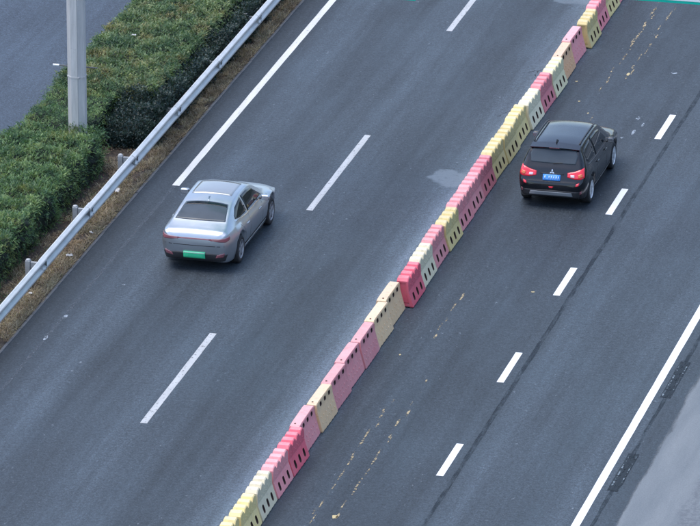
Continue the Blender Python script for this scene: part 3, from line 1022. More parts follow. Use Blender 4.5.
def grass():
    # dry grass mat either side of the guardrail
    n = 120000
    y = rng.uniform(-18, 34, n)
    x = np.where(rng.uniform(0, 1, n) < 0.6, rng.uniform(-9.3, -8.55, n), rng.uniform(-10.3, -9.2, n))
    # thins out under the hedge and in bare spots
    keep = np.array([mnoise.noise(Vector((a * 2.2, b * 1.1, 4.0))) > (-0.35 if a > -9.25 else -0.05) for a, b in zip(x, y)])
    x, y = x[keep], y[keep]
    pts = np.stack([x, y, np.full(len(x), 0.035) + rng.uniform(0, .03, len(x))], 1)
    nr = np.zeros((len(x), 3)); nr[:, 2] = 1.0
    cl = np.array([mnoise.noise(Vector((a * 2.5, b * 2.0, 9.0))) for a, b in zip(x, y)])
    me = leaves_mesh('g', pts, nr, 0.06, 0.16, 0.10, 0.55, 0.8, 0.5 + cl * 0.5 + rng.normal(0, .2, len(x)))
    o = link('dry_grass', me, 'dry_grass')
    tag(o, 'dry straw-brown grass along the guardrail', 'grass', kind='stuff')
    n = 9000
    y = rng.uniform(-8, 20, n); x = -8.6 - rng.gamma(2.0, 0.45, n)
    k = (x > -10.2); x, y = x[k], y[k]
    pts = np.stack([x, y, np.full(len(x), 0.07)], 1)
    nr = np.zeros((len(x), 3))
    me = leaves_mesh('l', pts, nr, 0.03, 0.075, 0.5, 0.05, 0.4, rng.beta(1.6, 3.0, len(x)))
    o = link('leaf_litter', me, 'leaf_litter')
    tag(o, 'fallen brown leaves on the verge under the guardrail', 'leaf litter', kind='stuff')
    # green weeds at the foot of the near hedge
    n = 5000
    y = rng.uniform(-14, 5, n); x = rng.uniform(-10.1, -9.3, n)
    k = np.array([mnoise.noise(Vector((a * 1.6, b * 1.2, 14.0))) > 0.08 for a, b in zip(x, y)])
    x, y = x[k], y[k]
    pts = np.stack([x, y, np.full(len(x), 0.03)], 1)
    me = leaves_mesh('w', pts, np.zeros((len(x), 3)), 0.04, 0.12, 0.2, 0.5, 0.5)
    o = link('weeds', me, 'leaf_clipped')
    tag(o, 'thin green weeds at the foot of the hedge', 'weeds', kind='stuff')
grass()
LIT = [(-8.78, -1.6, .16, .09, .5, 'white scrap of litter lying below the guardrail near a post'), (-8.73, 0.12, .13, .07, 2.2, 'crumpled white litter scrap beside the road edge at the guardrail'),
       (-8.98, 3.3, .1, .2, .2, 'upright white scrap caught behind the guardrail'), (-8.9, -4.4, .09, .07, 1.0, 'tiny white scrap on the dry grass at the left picture edge')]
for x, y, a, b, rz, lab in LIT:
    bm = bmesh.new()
    bmesh.ops.create_grid(bm, x_segments=5, y_segments=4, size=0.5)
    for v in bm.verts:
        v.co = Vector((v.co.x * a, v.co.y * b, random.uniform(0.0, 0.04)))
    bmesh.ops.solidify(bm, geom=list(bm.faces), thickness=0.003)
    me = bpy.data.meshes.new('litter'); bm.to_mesh(me); bm.free()
    o = link('litter_scrap', me, 'white_litter'); o.location = (x, y, 0.10); o.rotation_euler = (0.2, 0.1, rz)
    tag(o, lab, 'litter')
bm = bmesh.new()
bmesh.ops.create_grid(bm, x_segments=4, y_segments=3, size=0.5)
for v in bm.verts: v.co = Vector((v.co.x * .12, v.co.y * .09, random.uniform(0, .02)))
bmesh.ops.solidify(bm, geom=list(bm.faces), thickness=0.003)
me = bpy.data.meshes.new('litter'); bm.to_mesh(me); bm.free()
o = link('litter_scrap', me, 'white_litter'); o.location = (-11.2, 12.6, 1.10)
tag(o, 'small white scrap lying on top of the far hedge', 'litter')

# ------------------------------------------------------------------ pole in the median
def pole():
    root = empty('roadside_pole', (-10.62, 5.42, 0))
    tag(root, 'thick grey eight-sided pole standing in the hedge', 'pole')
    m = MB(); m.tube([(0, 0, 0), (0, 0, 4), (0, 0, 11.5)], [0.238, 0.238, 0.20], 8)
    m.build('shaft', 'pole_paint', root)
    m = MB(); m.box((0, 0, 0.02), (0.62, 0.62, 0.04), 0.01); m.build('base_plate', 'post_steel', root)
    m = MB(); m.tube([(0, 0, 11.5), (0, 0, 11.62), (0, 0, 11.68)], [0.20, 0.16, 0.05], 8); m.build('cap', 'pole_paint', root)
    zb = 2.46
    m = MB(); m.tube([(-0.66, 0.26, zb), (0.46, 0.26, zb)], 0.018, 8); m.build('crossbar', 'trim_grey', root)
    m = MB(); m.tube([(-0.70, 0.26, zb), (-0.54, 0.26, zb)], 0.028, 8); m.build('bar_end', 'sign_white', root)
    m = MB(); m.tube([(0, 0, zb - 0.16), (0, 0, zb - .125)], 0.2485, 8, True); m.build('clamp_band', 'pole_paint', root)
    m = MB(); m.box((0.115, -0.235, zb - 0.14), (.05, .05, .05), .008); m.build('bolt', 'post_steel', root)
    m = MB(); m.box((0.085, -0.2235, 3.2), (.02, .012, 5.0), .002, None); m.build('cable_conduit', 'post_steel', root)
pole()

# ------------------------------------------------------------------ overhead gantry with green signs (only the lower edges are in view)
def gantry():
    root = empty('sign_gantry', (14.0, 4.9, 0))
    tag(root, 'grey steel sign gantry spanning the road above the top of the view', 'gantry')
    for x in (0.0, -39.5):
        m = MB(); m.tube([(x, 0.35, 0), (x, 0.35, 9.2)], [0.26, 0.22], 12); m.build('column', 'gantry_grey', root, True)
    for z in (7.2, 8.6):
        m = MB(); m.box((-19.75, 0.35, z), (39.5, .22, .22), .02); m.build('beam', 'gantry_grey', root)
    k = 0
    for x in np.arange(-39, 0, 1.5):
        m = MB(); za, zb = (7.2, 8.6) if k % 2 == 0 else (8.6, 7.2)
        m.tube([(x, 0.35, za), (x + 1.5, 0.35, zb)], 0.05, 6); m.build('brace', 'gantry_grey', root); k += 1
    def sign(x0, x1, yy, lab):
        r = empty('overhead_sign', ((x0 + x1) / 2, yy, 5.5))
        tag(r, lab, 'road sign', 'overhead direction signs')
        w = x1 - x0; h = 3.4
        m = MB(); m.box((0, 0, h / 2), (w, .06, h), .006); m.build('panel', 'sign_green', r)
        for c, d in (((0, -.034, .10), (w - .12, .006, .06)), ((0, -.034, h - .10), (w - .12, .006, .06)), ((-w / 2 + .10, -.034, h / 2), (.06, .006, h - .27)), ((w / 2 - .10, -.034, h / 2), (.06, .006, h - .27))):
            m = MB(); m.box(c, d); m.build('border', 'sign_white', r)
        for x in (-w / 3, w / 3):
            m = MB(); m.box((x, .09, h / 2), (.10, .10, h)); m.build('bracket', 'gantry_grey', r)
    sign(1.7, 9.2, 5.12, 'green overhead sign above the right lanes, only its bottom edge showing')
    sign(-7.5, -1.46, 3.75, 'green overhead sign above the left lanes, bottom corner showing at the top')
gantry()

# ------------------------------------------------------------------ cars
def pchip(xs, ys, q):
    xs = np.array(xs, float); ys = np.array(ys, float)
    h = np.diff(xs); d = np.diff(ys) / h
    m = np.zeros(len(xs)); m[0] = d[0]; m[-1] = d[-1]
    for i in range(1, len(xs) - 1):
        if d[i - 1] * d[i] > 0:
            w1 = 2 * h[i] + h[i - 1]; w2 = h[i] + 2 * h[i - 1]
            m[i] = (w1 + w2) / (w1 / d[i - 1] + w2 / d[i])
    i = np.clip(np.searchsorted(xs, q) - 1, 0, len(xs) - 2)
    t = (q - xs[i]) / h[i]
    return ((1 + 2 * t) * (1 - t) ** 2 * ys[i] + t * (1 - t) ** 2 * h[i] * m[i] + t * t * (3 - 2 * t) * ys[i + 1] + t * t * (t - 1) * h[i] * m[i + 1])

class Car:
    """keys: rows of (y, bottom z, sill half width, max half width, belt half width, belt z, rail half width, rail z, centre z)."""
    def __init__(s, name, label, loc, rz, keys, wheels, wr, zm, paintm, step=0.02):
        s.root = empty(name, loc, rz)
        tag(s.root, label, 'car')
        K = np.array(keys, float)
        T = np.arange(len(K), dtype=float)
        ts = []
        for i in range(len(K) - 1):
            d = np.linalg.norm(np.array([K[i + 1][0] - K[i][0], K[i + 1][8] - K[i][8], K[i + 1][3] - K[i][3]]))
            n = max(3, int(d / step))
            ts += list(i + np.arange(n) / n)
        ts.append(len(K) - 1)
        ts = np.array(ts)
        C = [pchip(T, K[:, j], ts) for j in range(9)]
        s.half = []
        for i in range(len(ts)):
            y, zb, ws, wm, wb, zbelt, wrail, zrail, zc = [c[i] for c in C]
            for wy in wheels:
                dd = abs(y - wy); ra = wr + 0.055
                if dd < ra:
                    zb = max(zb, wr + math.sqrt(ra * ra - dd * dd))
            zs = zb + 0.05
            zmm = max(zm, zb + 0.09); zmm = min(zmm, zbelt - 0.03)
            zs = min(zs, zmm - 0.02); zb = min(zb, zs - 0.015)
            P = []
            for k in range(4): P.append((ws * 0.93 * k / 4, zb))
            for k in range(3):
                t = k / 3 * math.pi / 2
                P.append((ws * 0.93 + ws * 0.07 * math.sin(t), zb + (zs - zb) * (1 - math.cos(t))))
            for k in range(8):
                t = k / 8
                P.append((ws + (wm - ws) * math.sin(t * math.pi / 2), zs + (zmm - zs) * t))
            for k in range(10):
                t = k / 10
                P.append((wm + (wb - wm) * t * t * (1.25 - .25 * t), zmm + (zbelt - zmm) * t))
            for k in range(14):
                t = k / 14
                bul = 0.018 * math.sin(math.pi * t) * min(1, (zrail - zbelt) / 0.3)
                P.append((wb + (wrail - wb) * t + bul, zbelt + (zrail - zbelt) * t))
            for k in range(15):
                t = k / 14
                a = t * math.pi / 2
                x = wrail * (1 - t)
                P.append((x, zrail + (zc - zrail) * (1 - (x / max(wrail, 1e-4)) ** 2.4)))
            s.half.append([(x, y, z) for x, z in P])
        nP = len(s.half[0])
        v = []; f = []
        row = 2 * nP - 2
        for h in s.half:
            for p in h: v.append(p)
            for p in h[-2:0:-1]: v.append((-p[0], p[1], p[2]))
        for i in range(len(s.half) - 1):
            for j in range(row):
                a = i * row + j; b = i * row + (j + 1) % row
                f.append((a, b, b + row, a + row))
        f.append(tuple(range(row))); e = (len(s.half) - 1) * row; f.append(tuple(e + j for j in reversed(range(row))))
        me = pydata('body', v, f)
        bm = bmesh.new(); bm.from_mesh(me)
        bmesh.ops.recalc_face_normals(bm, faces=bm.faces)
        bm.to_mesh(me)
        s.bvh = BVHTree.FromBMesh(bm)
        bm.free()
        s.body = link('body', me, paintm, s.root, True)
    def ray(s, o, d):
        d = Vector(d).normalized()
        h = s.bvh.ray_cast(Vector(o), d)
        return h[0], h[1]
    def patch(s, name, mat, rows, d, off=0.004, parent=None, sub=6, smooth=True, skirt=0.012):
        """rows: list of polylines (same length) of 3-D seed points; each is cast along d on to the body."""
        rows = [[Vector(p) for p in r] for r in rows]
        # densify
        def dens(pl):
            out = []
            for a, b in zip(pl[:-1], pl[1:]):
                for k in range(sub): out.append(a.lerp(b, k / sub))
            out.append(pl[-1]); return out
        rr = [dens(r) for r in rows]
        full = []
        for a, b in zip(rr[:-1], rr[1:]):
            for k in range(sub):
                full.append([p.lerp(q, k / sub) for p, q in zip(a, b)])
        full.append(rr[-1])
        dn = Vector(d).normalized()
        v = []; last = None
        grid = []
        for r in full:
            g = []
            for p in r:
                h, n = s.ray(p - dn * 3.0, dn)
                if h is None:
                    h = last if last is not None else p
                    n = -dn
                last = h
                g.append(h - dn * off)
            grid.append(g)
        nr, nc = len(grid), len(grid[0])
        v = [tuple(p) for g in grid for p in g]
        f = [(i * nc + j, i * nc + j + 1, (i + 1) * nc + j + 1, (i + 1) * nc + j) for i in range(nr - 1) for j in range(nc - 1)]
        # skirt
        bd = [(0, j) for j in range(nc)] + [(i, nc - 1) for i in range(1, nr)] + [(nr - 1, j) for j in range(nc - 2, -1, -1)] + [(i, 0) for i in range(nr - 2, 0, -1)]
        base = len(v)
        for i, j in bd:
            v.append(tuple(grid[i][j] + dn * (skirt + off)))
        nb = len(bd)
        for k in range(nb):
            a = bd[k][0] * nc + bd[k][1]; b = bd[(k + 1) % nb][0] * nc + bd[(k + 1) % nb][1]
            f.append((a, b, base + (k + 1) % nb, base + k))
        me = pydata(name, v, f)
        bm = bmesh.new(); bm.from_mesh(me); bmesh.ops.recalc_face_normals(bm, faces=bm.faces)
        bm.to_mesh(me); bm.free()
        o = link(name, me, mat, parent or s.root, False)
        if smooth:
            sm = [i < (nr - 1) * (nc - 1) for i in range(len(me.polygons))]
            me.polygons.foreach_set('use_smooth', sm)
        return o
    def side(s, name, mat, sg, top, bot, off=0.004, parent=None, sub=6):
        T = [(sg * 0.0, y, z) for y, z in top]; B = [(sg * 0.0, y, z) for y, z in bot]
        return s.patch(name, mat, [T, B], (-sg, 0, 0), off, parent, sub)
    def rear(s, name, mat, top, bot, off=0.006, parent=None, sub=6, d=(0, 1, 0), y=0.0, skirt=0.012):
        T = [(x, y, z) for x, z in top]; B = [(x, y, z) for x, z in bot]
        return s.patch(name, mat, [T, B], d, off, parent, sub, skirt=skirt)
    def top(s, name, mat, far, near, off=0.004, parent=None, sub=8):
        return s.patch(name, mat, [[(x, y, 0.5) for x, y in far], [(x, y, 0.5) for x, y in near]], (0, 0, -1), off, parent, sub)
    def seam(s, sg, pts, w=0.008, name='panel_gap', mat='trim_black'):
        P = [Vector((0, y, z)) for y, z in pts]
        A, B = [], []
        for i, p in enumerate(P):
            d = (P[min(i + 1, len(P) - 1)] - P[max(i - 1, 0)]).normalized()
            n = Vector((0, -d.z, d.y)) * w / 2
            A.append(p + n); B.append(p - n)
        return s.patch(name, mat, [A, B], (-sg, 0, 0), 0.002, None, 3, skirt=0.004)
    def wheel(s, x, y, r, w, sg, rimm, spokes, sw):
        we = empty('wheel', (x, y, r)); we.parent = s.root
        m = MB()
        m.lathe([(-w / 2, r * .70), (-w / 2 + .005, r * .93), (-w / 2 + .03, r), (w / 2 - .03, r), (w / 2 - .005, r * .93), (w / 2, r * .70), (-w / 2, r * .70)], 36, 'x')
        m.build('tyre', 'rubber', we, True)
        m = MB()
        ro = r * .715
        m.lathe([(sg * w * .30, ro * .96), (sg * w * .49, ro), (sg * w * .50, ro * .93), (sg * w * .36, ro * .88), (sg * w * .05, ro * .86)], 32, 'x')
        m.lathe([(sg * w * .45, 0.001), (sg * w * .45, ro * .17), (sg * w * .36, ro * .22), (sg * w * .2, ro * .22)], 20, 'x')
        for k in range(spokes):
            t = 2 * math.pi * (k + .3) / spokes
            rot = Matrix.Rotation(t, 4, 'X')
            m.box(rot @ Vector((sg * w * .385, ro * .52, 0)), (w * .12, ro * .80, sw), .006, rot)
        m.build('rim', rimm, we, False)
        m = MB(); m.lathe([(sg * w * .1, 0.001), (sg * w * .1, ro * .9)], 24, 'x'); m.build('brake_disc', 'trim_black', we)
        return we

def arc(fn, a, b, n):
    return [fn(a + (b - a) * k / (n - 1)) for k in range(n)]

M['lamp_red'].node_tree.nodes['Principled BSDF'].inputs['Emission Color'].default_value = (1, 0.03, 0.05, 1)
M['lamp_red'].node_tree.nodes['Principled BSDF'].inputs['Emission Strength'].default_value = 0.05
# ---- black crossover
def black_car():
    #      y     zb    ws    wm    wb    zbelt wrail zrail  zc
    keys = [
        (0.00, 0.46, 0.36, 0.56, 0.50, 0.640, 0.36, 0.660, 0.670),
        (0.02, 0.36, 0.58, 0.69, 0.65, 0.690, 0.54, 0.715, 0.720),
        (0.06, 0.31, 0.69, 0.765, 0.73, 0.760, 0.66, 0.775, 0.780),
        (0.11, 0.29, 0.745, 0.808, 0.765, 0.850, 0.70, 0.885, 0.900),
        (0.17, 0.27, 0.775, 0.838, 0.785, 0.940, 0.71, 1.010, 1.030),
        (0.24, 0.26, 0.80, 0.858, 0.80, 1.000, 0.70, 1.120, 1.140),
        (0.33, 0.25, 0.82, 0.874, 0.81, 1.020, 0.67, 1.260, 1.285),
        (0.42, 0.24, 0.83, 0.883, 0.82, 1.025, 0.640, 1.410, 1.445),
        (0.53, 0.23, 0.832, 0.885, 0.822, 1.022, 0.610, 1.520, 1.560),
        (0.75, 0.22, 0.835, 0.885, 0.825, 1.015, 0.598, 1.545, 1.592),
        (1.20, 0.22, 0.835, 0.885, 0.828, 1.000, 0.600, 1.560, 1.612),
        (1.90, 0.22, 0.835, 0.885, 0.830, 0.980, 0.605, 1.555, 1.610),
        (2.45, 0.22, 0.835, 0.885, 0.830, 0.965, 0.605, 1.505, 1.560),
        (2.85, 0.22, 0.835, 0.885, 0.828, 0.960, 0.640, 1.320, 1.370),
        (3.20, 0.22, 0.835, 0.885, 0.825, 0.955, 0.690, 1.100, 1.150),
        (3.40, 0.22, 0.832, 0.882, 0.815, 0.945, 0.710, 1.000, 1.045),
        (3.80, 0.23, 0.815, 0.865, 0.78, 0.905, 0.68, 0.945, 0.990),
        (4.10, 0.25, 0.76, 0.81, 0.71, 0.845, 0.61, 0.875, 0.910),
        (4.24, 0.30, 0.66, 0.70, 0.60, 0.760, 0.50, 0.780, 0.800),
        (4.30, 0.40, 0.45, 0.50, 0.42, 0.620, 0.30, 0.630, 0.640)]
    c = Car('car', 'black crossover car with red tail lamps and blue number plate beside the barriers', (1.73, 4.86, 0), R(0.0), keys, (0.78, 3.45), 0.335, 0.74, 'paint_black')
    for x, sg in ((0.765, 1), (-0.765, -1)):
        for y in (0.78, 3.45):
            c.wheel(x, y, 0.335, 0.215, sg, 'alloy', 7, 0.085)
    # rear screen
    rw = c.patch('rear_window', 'glass_rear', [
        [(x, .48, 1.475 - .02 * (x / .55) ** 2) for x in np.linspace(-.545, .545, 7)],
        [(x, .38, 1.34) for x in np.linspace(-.60, .60, 7)],
        [(x, .25, 1.165 - .012 * (1 - (x / .6) ** 2)) for x in np.linspace(-.56, .56, 7)]], (0, 1, -.55), 0.005)
    # spoiler over the screen
    m = MB()
    for i, x in enumerate(np.linspace(-.62, .62, 13)):
        dz = -.035 * (x / .62) ** 2; yb = .36 + .05 * (x / .62) ** 2
        m.v += [(x, yb, 1.545 + dz), (x, .66, 1.592 + dz * 1.2), (x, .66, 1.55 + dz * 1.2), (x, yb + .01, 1.52 + dz)]
    for i in range(12):
        a = i * 4
        for j in range(4):
            m.f.append((a + j, a + (j + 1) % 4, a + 4 + (j + 1) % 4, a + 4 + j))
    m.f += [(0, 1, 2, 3), (51, 50, 49, 48)]
    sp = m.build('spoiler', 'paint_black', c.root)
    m = MB(); m.box((0, .355, 1.533), (.26, .012, .014), .003); m.build('brake_light', 'lamp_dull_red', sp)
    # tail lamps: wedge from the tailgate round to the flank
    for sg in (-1, 1):
        lm = c.patch('tail_lamp', 'lamp_red', [
            [(sg * .43, 0, .965), (sg * .60, 0, 1.0), (sg * .74, 0, 1.05), (sg * .835, .1, 1.085)],
            [(sg * .42, 0, .865), (sg * .60, 0, .825), (sg * .76, 0, .83), (sg * .838, .1, .87)]], (-sg * .28, 1, 0), 0.014, sub=5)
        c.patch('reversing_lens', 'lamp_white', [[(sg * .50, 0, .925), (sg * .60, 0, .925)], [(sg * .50, 0, .868), (sg * .60, 0, .862)]], (-sg * .28, 1, 0), 0.019, lm, 4)
        c.patch('turn_lens', 'lamp_orange', [[(sg * .69, 0, .935), (sg * .80, 0, .965)], [(sg * .70, 0, .865), (sg * .81, 0, .885)]], (-sg * .28, 1, 0), 0.019, lm, 4)
        # bumper reflectors
        c.rear('reflector', 'lamp_red', [(sg * .63, .715), (sg * .71, .745)], [(sg * .62, .655), (sg * .69, .672)], .012, None, 4)
        c.rear('reflector', 'lamp_dull_red', [(sg * .735, .50), (sg * .79, .52)], [(sg * .73, .43), (sg * .785, .44)], .012, None, 4, (-sg * .3, 1, 0))
        # flank lamp: side glass
        c.side('rear_side_window', 'glass_dark', sg, [(.62, 1.40), (.80, 1.455), (1.38, 1.49)], [(.60, 1.16), (.80, 1.085), (1.40, 1.045)], .004)
        c.side('front_side_window', 'glass_dark', sg, [(1.47, 1.49), (2.05, 1.475), (2.42, 1.41)], [(1.48, 1.04), (2.1, 1.02), (2.95, 1.01)], .004)
        c.side('window_strip', 'trim_grey', sg, [(.62, 1.075), (1.5, 1.033), (2.9, 1.005)], [(.62, 1.055), (1.5, 1.015), (2.9, .99)], .008)
        # sill with bright strip
        c.side('sill_strip', 'chrome', sg, [(1.17, .315), (3.03, .315)], [(1.17, .285), (3.03, .285)], .012)
        c.side('sill_cladding', 'trim_black', sg, [(1.19, .40), (3.02, .40)], [(1.19, .325), (3.02, .325)], .008)
        for ys in (1.43, 2.52):
            c.seam(sg, [(ys, 1.0), (ys - .02, .7), (ys, .42)])
        for ys in (1.52, 2.42):
            hd = MB(); hd.box((sg * .884, ys - .05, .90), (.03, .17, .028), .01); hd.build('door_handle', 'paint_black', c.root, True)
        # mirrors
        mm = MB(); mm.box((sg * .955, 2.66, 1.06), (.19, .13, .15), .05, None); mir = mm.build('side_mirror', 'paint_black', c.root, True)
        mm = MB(); mm.box((sg * .955, 2.593, 1.06), (.15, .008, .105), .003); mm.build('mirror_glass', 'chrome', mir)
        mm = MB(); mm.box((sg * .88, 2.64, 1.02), (.12, .05, .04), .012); mm.build('mirror_arm', 'trim_black', mir)
        # roof rails
        mm = MB(); mm.tube([(sg * .575, .72, 1.555), (sg * .582, .82, 1.605), (sg * .59, 1.4, 1.625), (sg * .588, 2.1, 1.612), (sg * .582, 2.38, 1.56)], .019, 8)
        mm.build('roof_rail', 'trim_black', c.root, True)
        # dark drip channels beside the roof
        c.top('roof_gutter', 'trim_black', [(sg * .545, 2.35), (sg * .56, 2.35)], [(sg * .54, .70), (sg * .555, .70)], .003, None, 8)
        c.patch('headlamp', 'lamp_white', [[(sg * .42, 4.3, .80), (sg * .66, 4.2, .84)], [(sg * .44, 4.3, .70), (sg * .66, 4.2, .72)]], (0, -1, 0), .008)
    c.patch('windscreen', 'glass_dark', [[(x, 2.55, 1.49) for x in np.linspace(-.55, .55, 5)], [(x, 3.22, 1.10) for x in np.linspace(-.66, .66, 5)]], (0, -1, -1.2), .004)
    # tailgate details
    np_ = c.rear('number_plate', 'plate_blue', [(-.22, .905), (.22, .905)], [(-.22, .765), (.22, .765)], .022, None, 4)
    for x, w in ((-.165, .04), (-.06, .03), (0.0, .035), (.06, .03), (.12, .035), (.175, .025)):
        c.rear('plate_mark', 'plate_white', [(x - w / 2, .872), (x + w / 2, .872)], [(x - w / 2, .798), (x + w / 2, .798)], .0245, np_, 2, skirt=.001)
    em = empty('emblem', (0, 0, 0)); em.parent = c.root
    def rhomb(cx, cz, a):
        L = .036; w = .019
        u = Vector((math.cos(a), 0, math.sin(a))); n = Vector((-math.sin(a), 0, math.cos(a)))
        p0 = Vector((cx, 0, cz))
        P = [p0, p0 + u * L + n * w, p0 + u * 2 * L, p0 + u * L - n * w]
        out = []
        m = MB()
        for p in P:
            h, _ = c.ray((p.x, -2, p.z), (0, 1, 0)); out.append(Vector((p.x, h.y - .014, p.z)))
        m.poly([tuple(p) for p in out[::-1]]); b = [tuple(p + Vector((0, .012, 0))) for p in out]
        for j in range(4):
            m.quad(tuple(out[j]), tuple(out[(j + 1) % 4]), b[(j + 1) % 4], b[j])
        m.build('emblem_diamond', 'chrome', em)
    for a in (90, 210, 330): rhomb(0, .965, R(a))
    c.rear('bumper_valance', 'trim_black', [(-.74, .50), (0, .52), (.74, .50)], [(-.70, .33), (0, .33), (.70, .33)], .010, None, 6)
    c.rear('skid_plate', 'skid_grey', [(-.52, .475), (.52, .475)], [(-.55, .375), (.55, .375)], .022, None, 6)
    c.rear('fog_reflector', 'lamp_red', [(-.06, .615), (.06, .615)], [(-.035, .575), (.035, .575)], .012, None, 4)
    c.rear('tailgate_gap', 'trim_black', [(-.70, .742), (0, .735), (.70, .742)], [(-.70, .730), (0, .723), (.70, .730)], .003, None, 6)
    c.rear('plate_garnish', 'trim_black', [(-.30, .935), (.30, .935)], [(-.30, .915), (.30, .915)], .016, None, 4)
    m = MB()
    m.v += [(0 - .018, .62, 1.59), (.018, .62, 1.59), (.018, .80, 1.60), (-.018, .80, 1.60), (0, .63, 1.675), (0, .66, 1.675)]
    m.f += [(0, 1, 4), (1, 2, 5, 4), (2, 3, 5), (3, 0, 4, 5)]
    m.build('antenna_fin', 'trim_black', c.root)
    m = MB(); m.tube([(0.0, .225, 1.165), (.24, .245, 1.185)], .011, 6); m.build('wiper', 'trim_black', c.root)
    q = 0.962
    c.root.scale = (1, 1, q)
    for o in c.root.children:
        if o.name.startswith('wheel'):
            o.scale = (1, 1, 1 / q); o.location.z /= q
black_car()

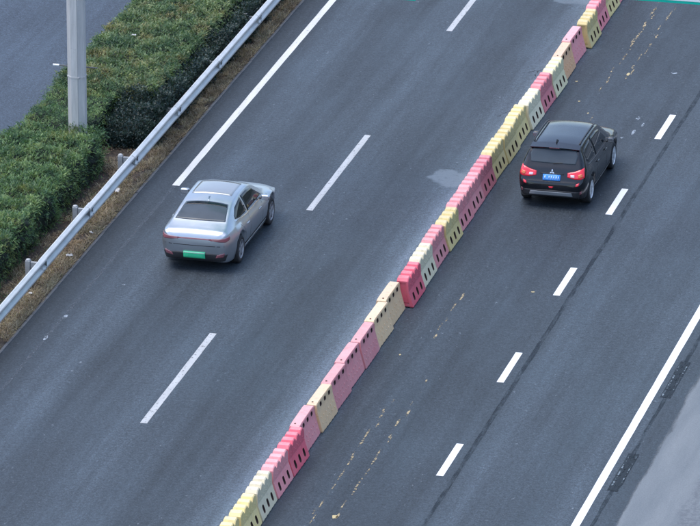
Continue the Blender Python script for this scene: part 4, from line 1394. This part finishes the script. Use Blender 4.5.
# ---- silver saloon
def silver_car():
    keys = [
        (0.00, 0.46, 0.36, 0.54, 0.48, 0.800, 0.34, 0.820, 0.830),
        (0.025, 0.36, 0.58, 0.69, 0.63, 0.870, 0.52, 0.892, 0.900),
        (0.075, 0.29, 0.69, 0.785, 0.72, 0.940, 0.63, 0.968, 0.980),
        (0.15, 0.25, 0.75, 0.835, 0.77, 0.975, 0.68, 1.015, 1.030),
        (0.28, 0.22, 0.80, 0.880, 0.80, 0.985, 0.70, 1.045, 1.068),
        (0.48, 0.20, 0.835, 0.910, 0.82, 0.986, 0.69, 1.100, 1.130),
        (0.78, 0.18, 0.852, 0.926, 0.835, 0.980, 0.655, 1.212, 1.250),
        (1.10, 0.17, 0.860, 0.930, 0.842, 0.970, 0.630, 1.310, 1.355),
        (1.45, 0.17, 0.862, 0.930, 0.845, 0.958, 0.605, 1.390, 1.440),
        (1.95, 0.17, 0.862, 0.930, 0.848, 0.945, 0.600, 1.430, 1.485),
        (2.45, 0.17, 0.862, 0.930, 0.850, 0.932, 0.605, 1.420, 1.475),
        (2.80, 0.17, 0.862, 0.930, 0.850, 0.925, 0.620, 1.350, 1.405),
        (3.15, 0.17, 0.862, 0.930, 0.848, 0.918, 0.665, 1.180, 1.230),
        (3.50, 0.17, 0.860, 0.928, 0.842, 0.908, 0.715, 0.998, 1.045),
        (3.70, 0.17, 0.858, 0.925, 0.832, 0.895, 0.725, 0.940, 0.985),
        (4.10, 0.18, 0.84, 0.905, 0.79, 0.835, 0.69, 0.875, 0.915),
        (4.45, 0.20, 0.79, 0.84, 0.71, 0.755, 0.60, 0.785, 0.815),
        (4.66, 0.25, 0.66, 0.70, 0.58, 0.650, 0.46, 0.670, 0.690),
        (4.74, 0.34, 0.45, 0.48, 0.38, 0.520, 0.28, 0.530, 0.540)]
    c = Car('car', 'silver saloon car with green number plate driving in the left lane', (-5.60, -1.72, 0), R(0.0), keys, (0.98, 3.83), 0.335, 0.70, 'paint_silver')
    for x, sg in ((0.80, 1), (-0.80, -1)):
        for y in (0.98, 3.83):
            c.wheel(x, y, 0.335, 0.225, sg, 'alloy_dark', 5, 0.075)
    xs = np.linspace(-1, 1, 7)
    rw = c.patch('rear_window', 'glass_rear', [
        [(x * .53, 1.24 - .04 * x * x, 1.39) for x in xs],
        [(x * .58, .90 - .02 * x * x, 1.27) for x in xs],
        [(x * .63, .52 + .05 * x * x, 1.13) for x in xs]], (0, .35, -1), 0.004)
    c.patch('window_dark_reflection', 'glass_dark', [[(x * .51, 1.225 - .04 * x * x, 1.385) for x in xs], [(x * .53, 1.10 - .03 * x * x, 1.33) for x in xs]], (0, .35, -1), .0055, rw, skirt=.001)  # dark reflection along the top of the glass, laid on as a strip
    # glass roof panel, its tint close to the paint in this light
    c.top('sunroof', 'roof_glass', [(-.50, 2.55), (0, 2.60), (.50, 2.55)], [(-.50, 1.62), (0, 1.60), (.50, 1.62)], .003)
    c.patch('windscreen', 'glass_dark', [[(x * .56, 2.80, 1.40) for x in xs], [(x * .68, 3.48, 1.05) for x in xs]], (0, -.5, -1), .004)
    for sg in (-1, 1):
        c.side('rear_side_window', 'glass_dark', sg, [(.98, 1.165), (1.25, 1.285), (1.78, 1.368)], [(.92, 1.105), (1.3, 1.035), (1.80, 1.005)], .004)
        c.side('front_side_window', 'glass_dark', sg, [(1.86, 1.373), (2.35, 1.365), (2.70, 1.305)], [(1.88, 1.00), (2.4, .985), (3.22, .972)], .004)
        c.side('window_trim', 'chrome', sg, [(.86, 1.085), (1.6, 1.000), (3.22, .962)], [(.86, 1.068), (1.6, .982), (3.22, .945)], .008)
        c.side('sill_strip', 'chrome', sg, [(1.38, .285), (3.44, .285)], [(1.38, .245), (3.44, .245)], .010)
        c.side('sill_cladding', 'trim_black', sg, [(1.40, .36), (3.42, .36)], [(1.40, .295), (3.42, .295)], .006)
        for ys in (1.84, 2.98):
            c.seam(sg, [(ys, .95), (ys - .02, .65), (ys, .40)])
        c.seam(sg, [(1.05, .93), (1.25, .80), (1.38, .62), (1.42, .42)])
        for ys in (1.98, 2.98 - .95):
            pass
        for ys in (1.62, 2.72):
            hd = MB(); hd.box((sg * .925, ys, .80), (.022, .19, .025), .008); hd.build('door_handle', 'paint_silver', c.root, True)
        mm = MB(); mm.box((sg * 1.02, 2.86, 1.03), (.22, .13, .13), .045); mir = mm.build('side_mirror', 'paint_silver', c.root, True)
        mm = MB(); mm.box((sg * 1.02, 2.793, 1.03), (.17, .008, .09), .003); mm.build('mirror_glass', 'chrome', mir)
        mm = MB(); mm.box((sg * .90, 2.88, .99), (.12, .05, .035), .01); mm.build('mirror_arm', 'trim_black', mir)
        # tail lamps wrap round the corner
        lm = c.patch('tail_lamp', 'lamp_dull_red', [
            [(sg * .40, 0, .872), (sg * .62, 0, .88), (sg * .78, 0, .895), (sg * .872, .1, .915)],
            [(sg * .40, 0, .825), (sg * .62, 0, .805), (sg * .79, 0, .80), (sg * .872, .1, .84)]], (-sg * .3, 1, 0), .009, sub=5)
        c.rear('reflector', 'lamp_dull_red', [(sg * .56, .47), (sg * .76, .52)], [(sg * .53, .40), (sg * .73, .42)], .016, None, 4, (-sg * .2, 1, 0))
        c.patch('headlamp', 'lamp_white', [[(sg * .46, 0, .66), (sg * .70, 0, .71)], [(sg * .46, 0, .60), (sg * .70, 0, .62)]], (0, -1, 0), .008)
    c.rear('lamp_bar', 'lamp_dull_red', [(-.40, .868), (0, .872), (.40, .868)], [(-.40, .835), (0, .838), (.40, .835)], .007, None, 6)
    c.rear('boot_gap', 'trim_black', [(-.74, .70), (0, .69), (.74, .70)], [(-.74, .684), (0, .674), (.74, .684)], .003, None, 6)
    c.rear('bumper_valance', 'trim_black', [(-.80, .47), (-.45, .50), (.45, .50), (.80, .47)], [(-.74, .30), (-.4, .29), (.4, .29), (.74, .30)], .010, None, 6)
    p = c.rear('number_plate', 'plate_green', [(-.27, .52), (.27, .52)], [(-.27, .36), (.27, .36)], .026, None, 4)
    c.rear('plate_top_band', 'plate_mint', [(-.265, .515), (.265, .515)], [(-.265, .485), (.265, .485)], .0285, p, 4, skirt=.001)
    m = MB()
    m.v += [(-.016, 1.30, 1.405), (.016, 1.30, 1.405), (.016, 1.50, 1.44), (-.016, 1.50, 1.44), (0, 1.32, 1.47), (0, 1.36, 1.475)]
    m.f += [(0, 1, 4), (1, 2, 5, 4), (2, 3, 5), (3, 0, 4, 5)]
    m.build('antenna_fin', 'paint_silver', c.root)
simple('roof_glass', (0.30, 0.32, 0.335), 0.12, 0.3, 0.5, 0.05)
silver_car()
print('objects', len(bpy.data.objects))
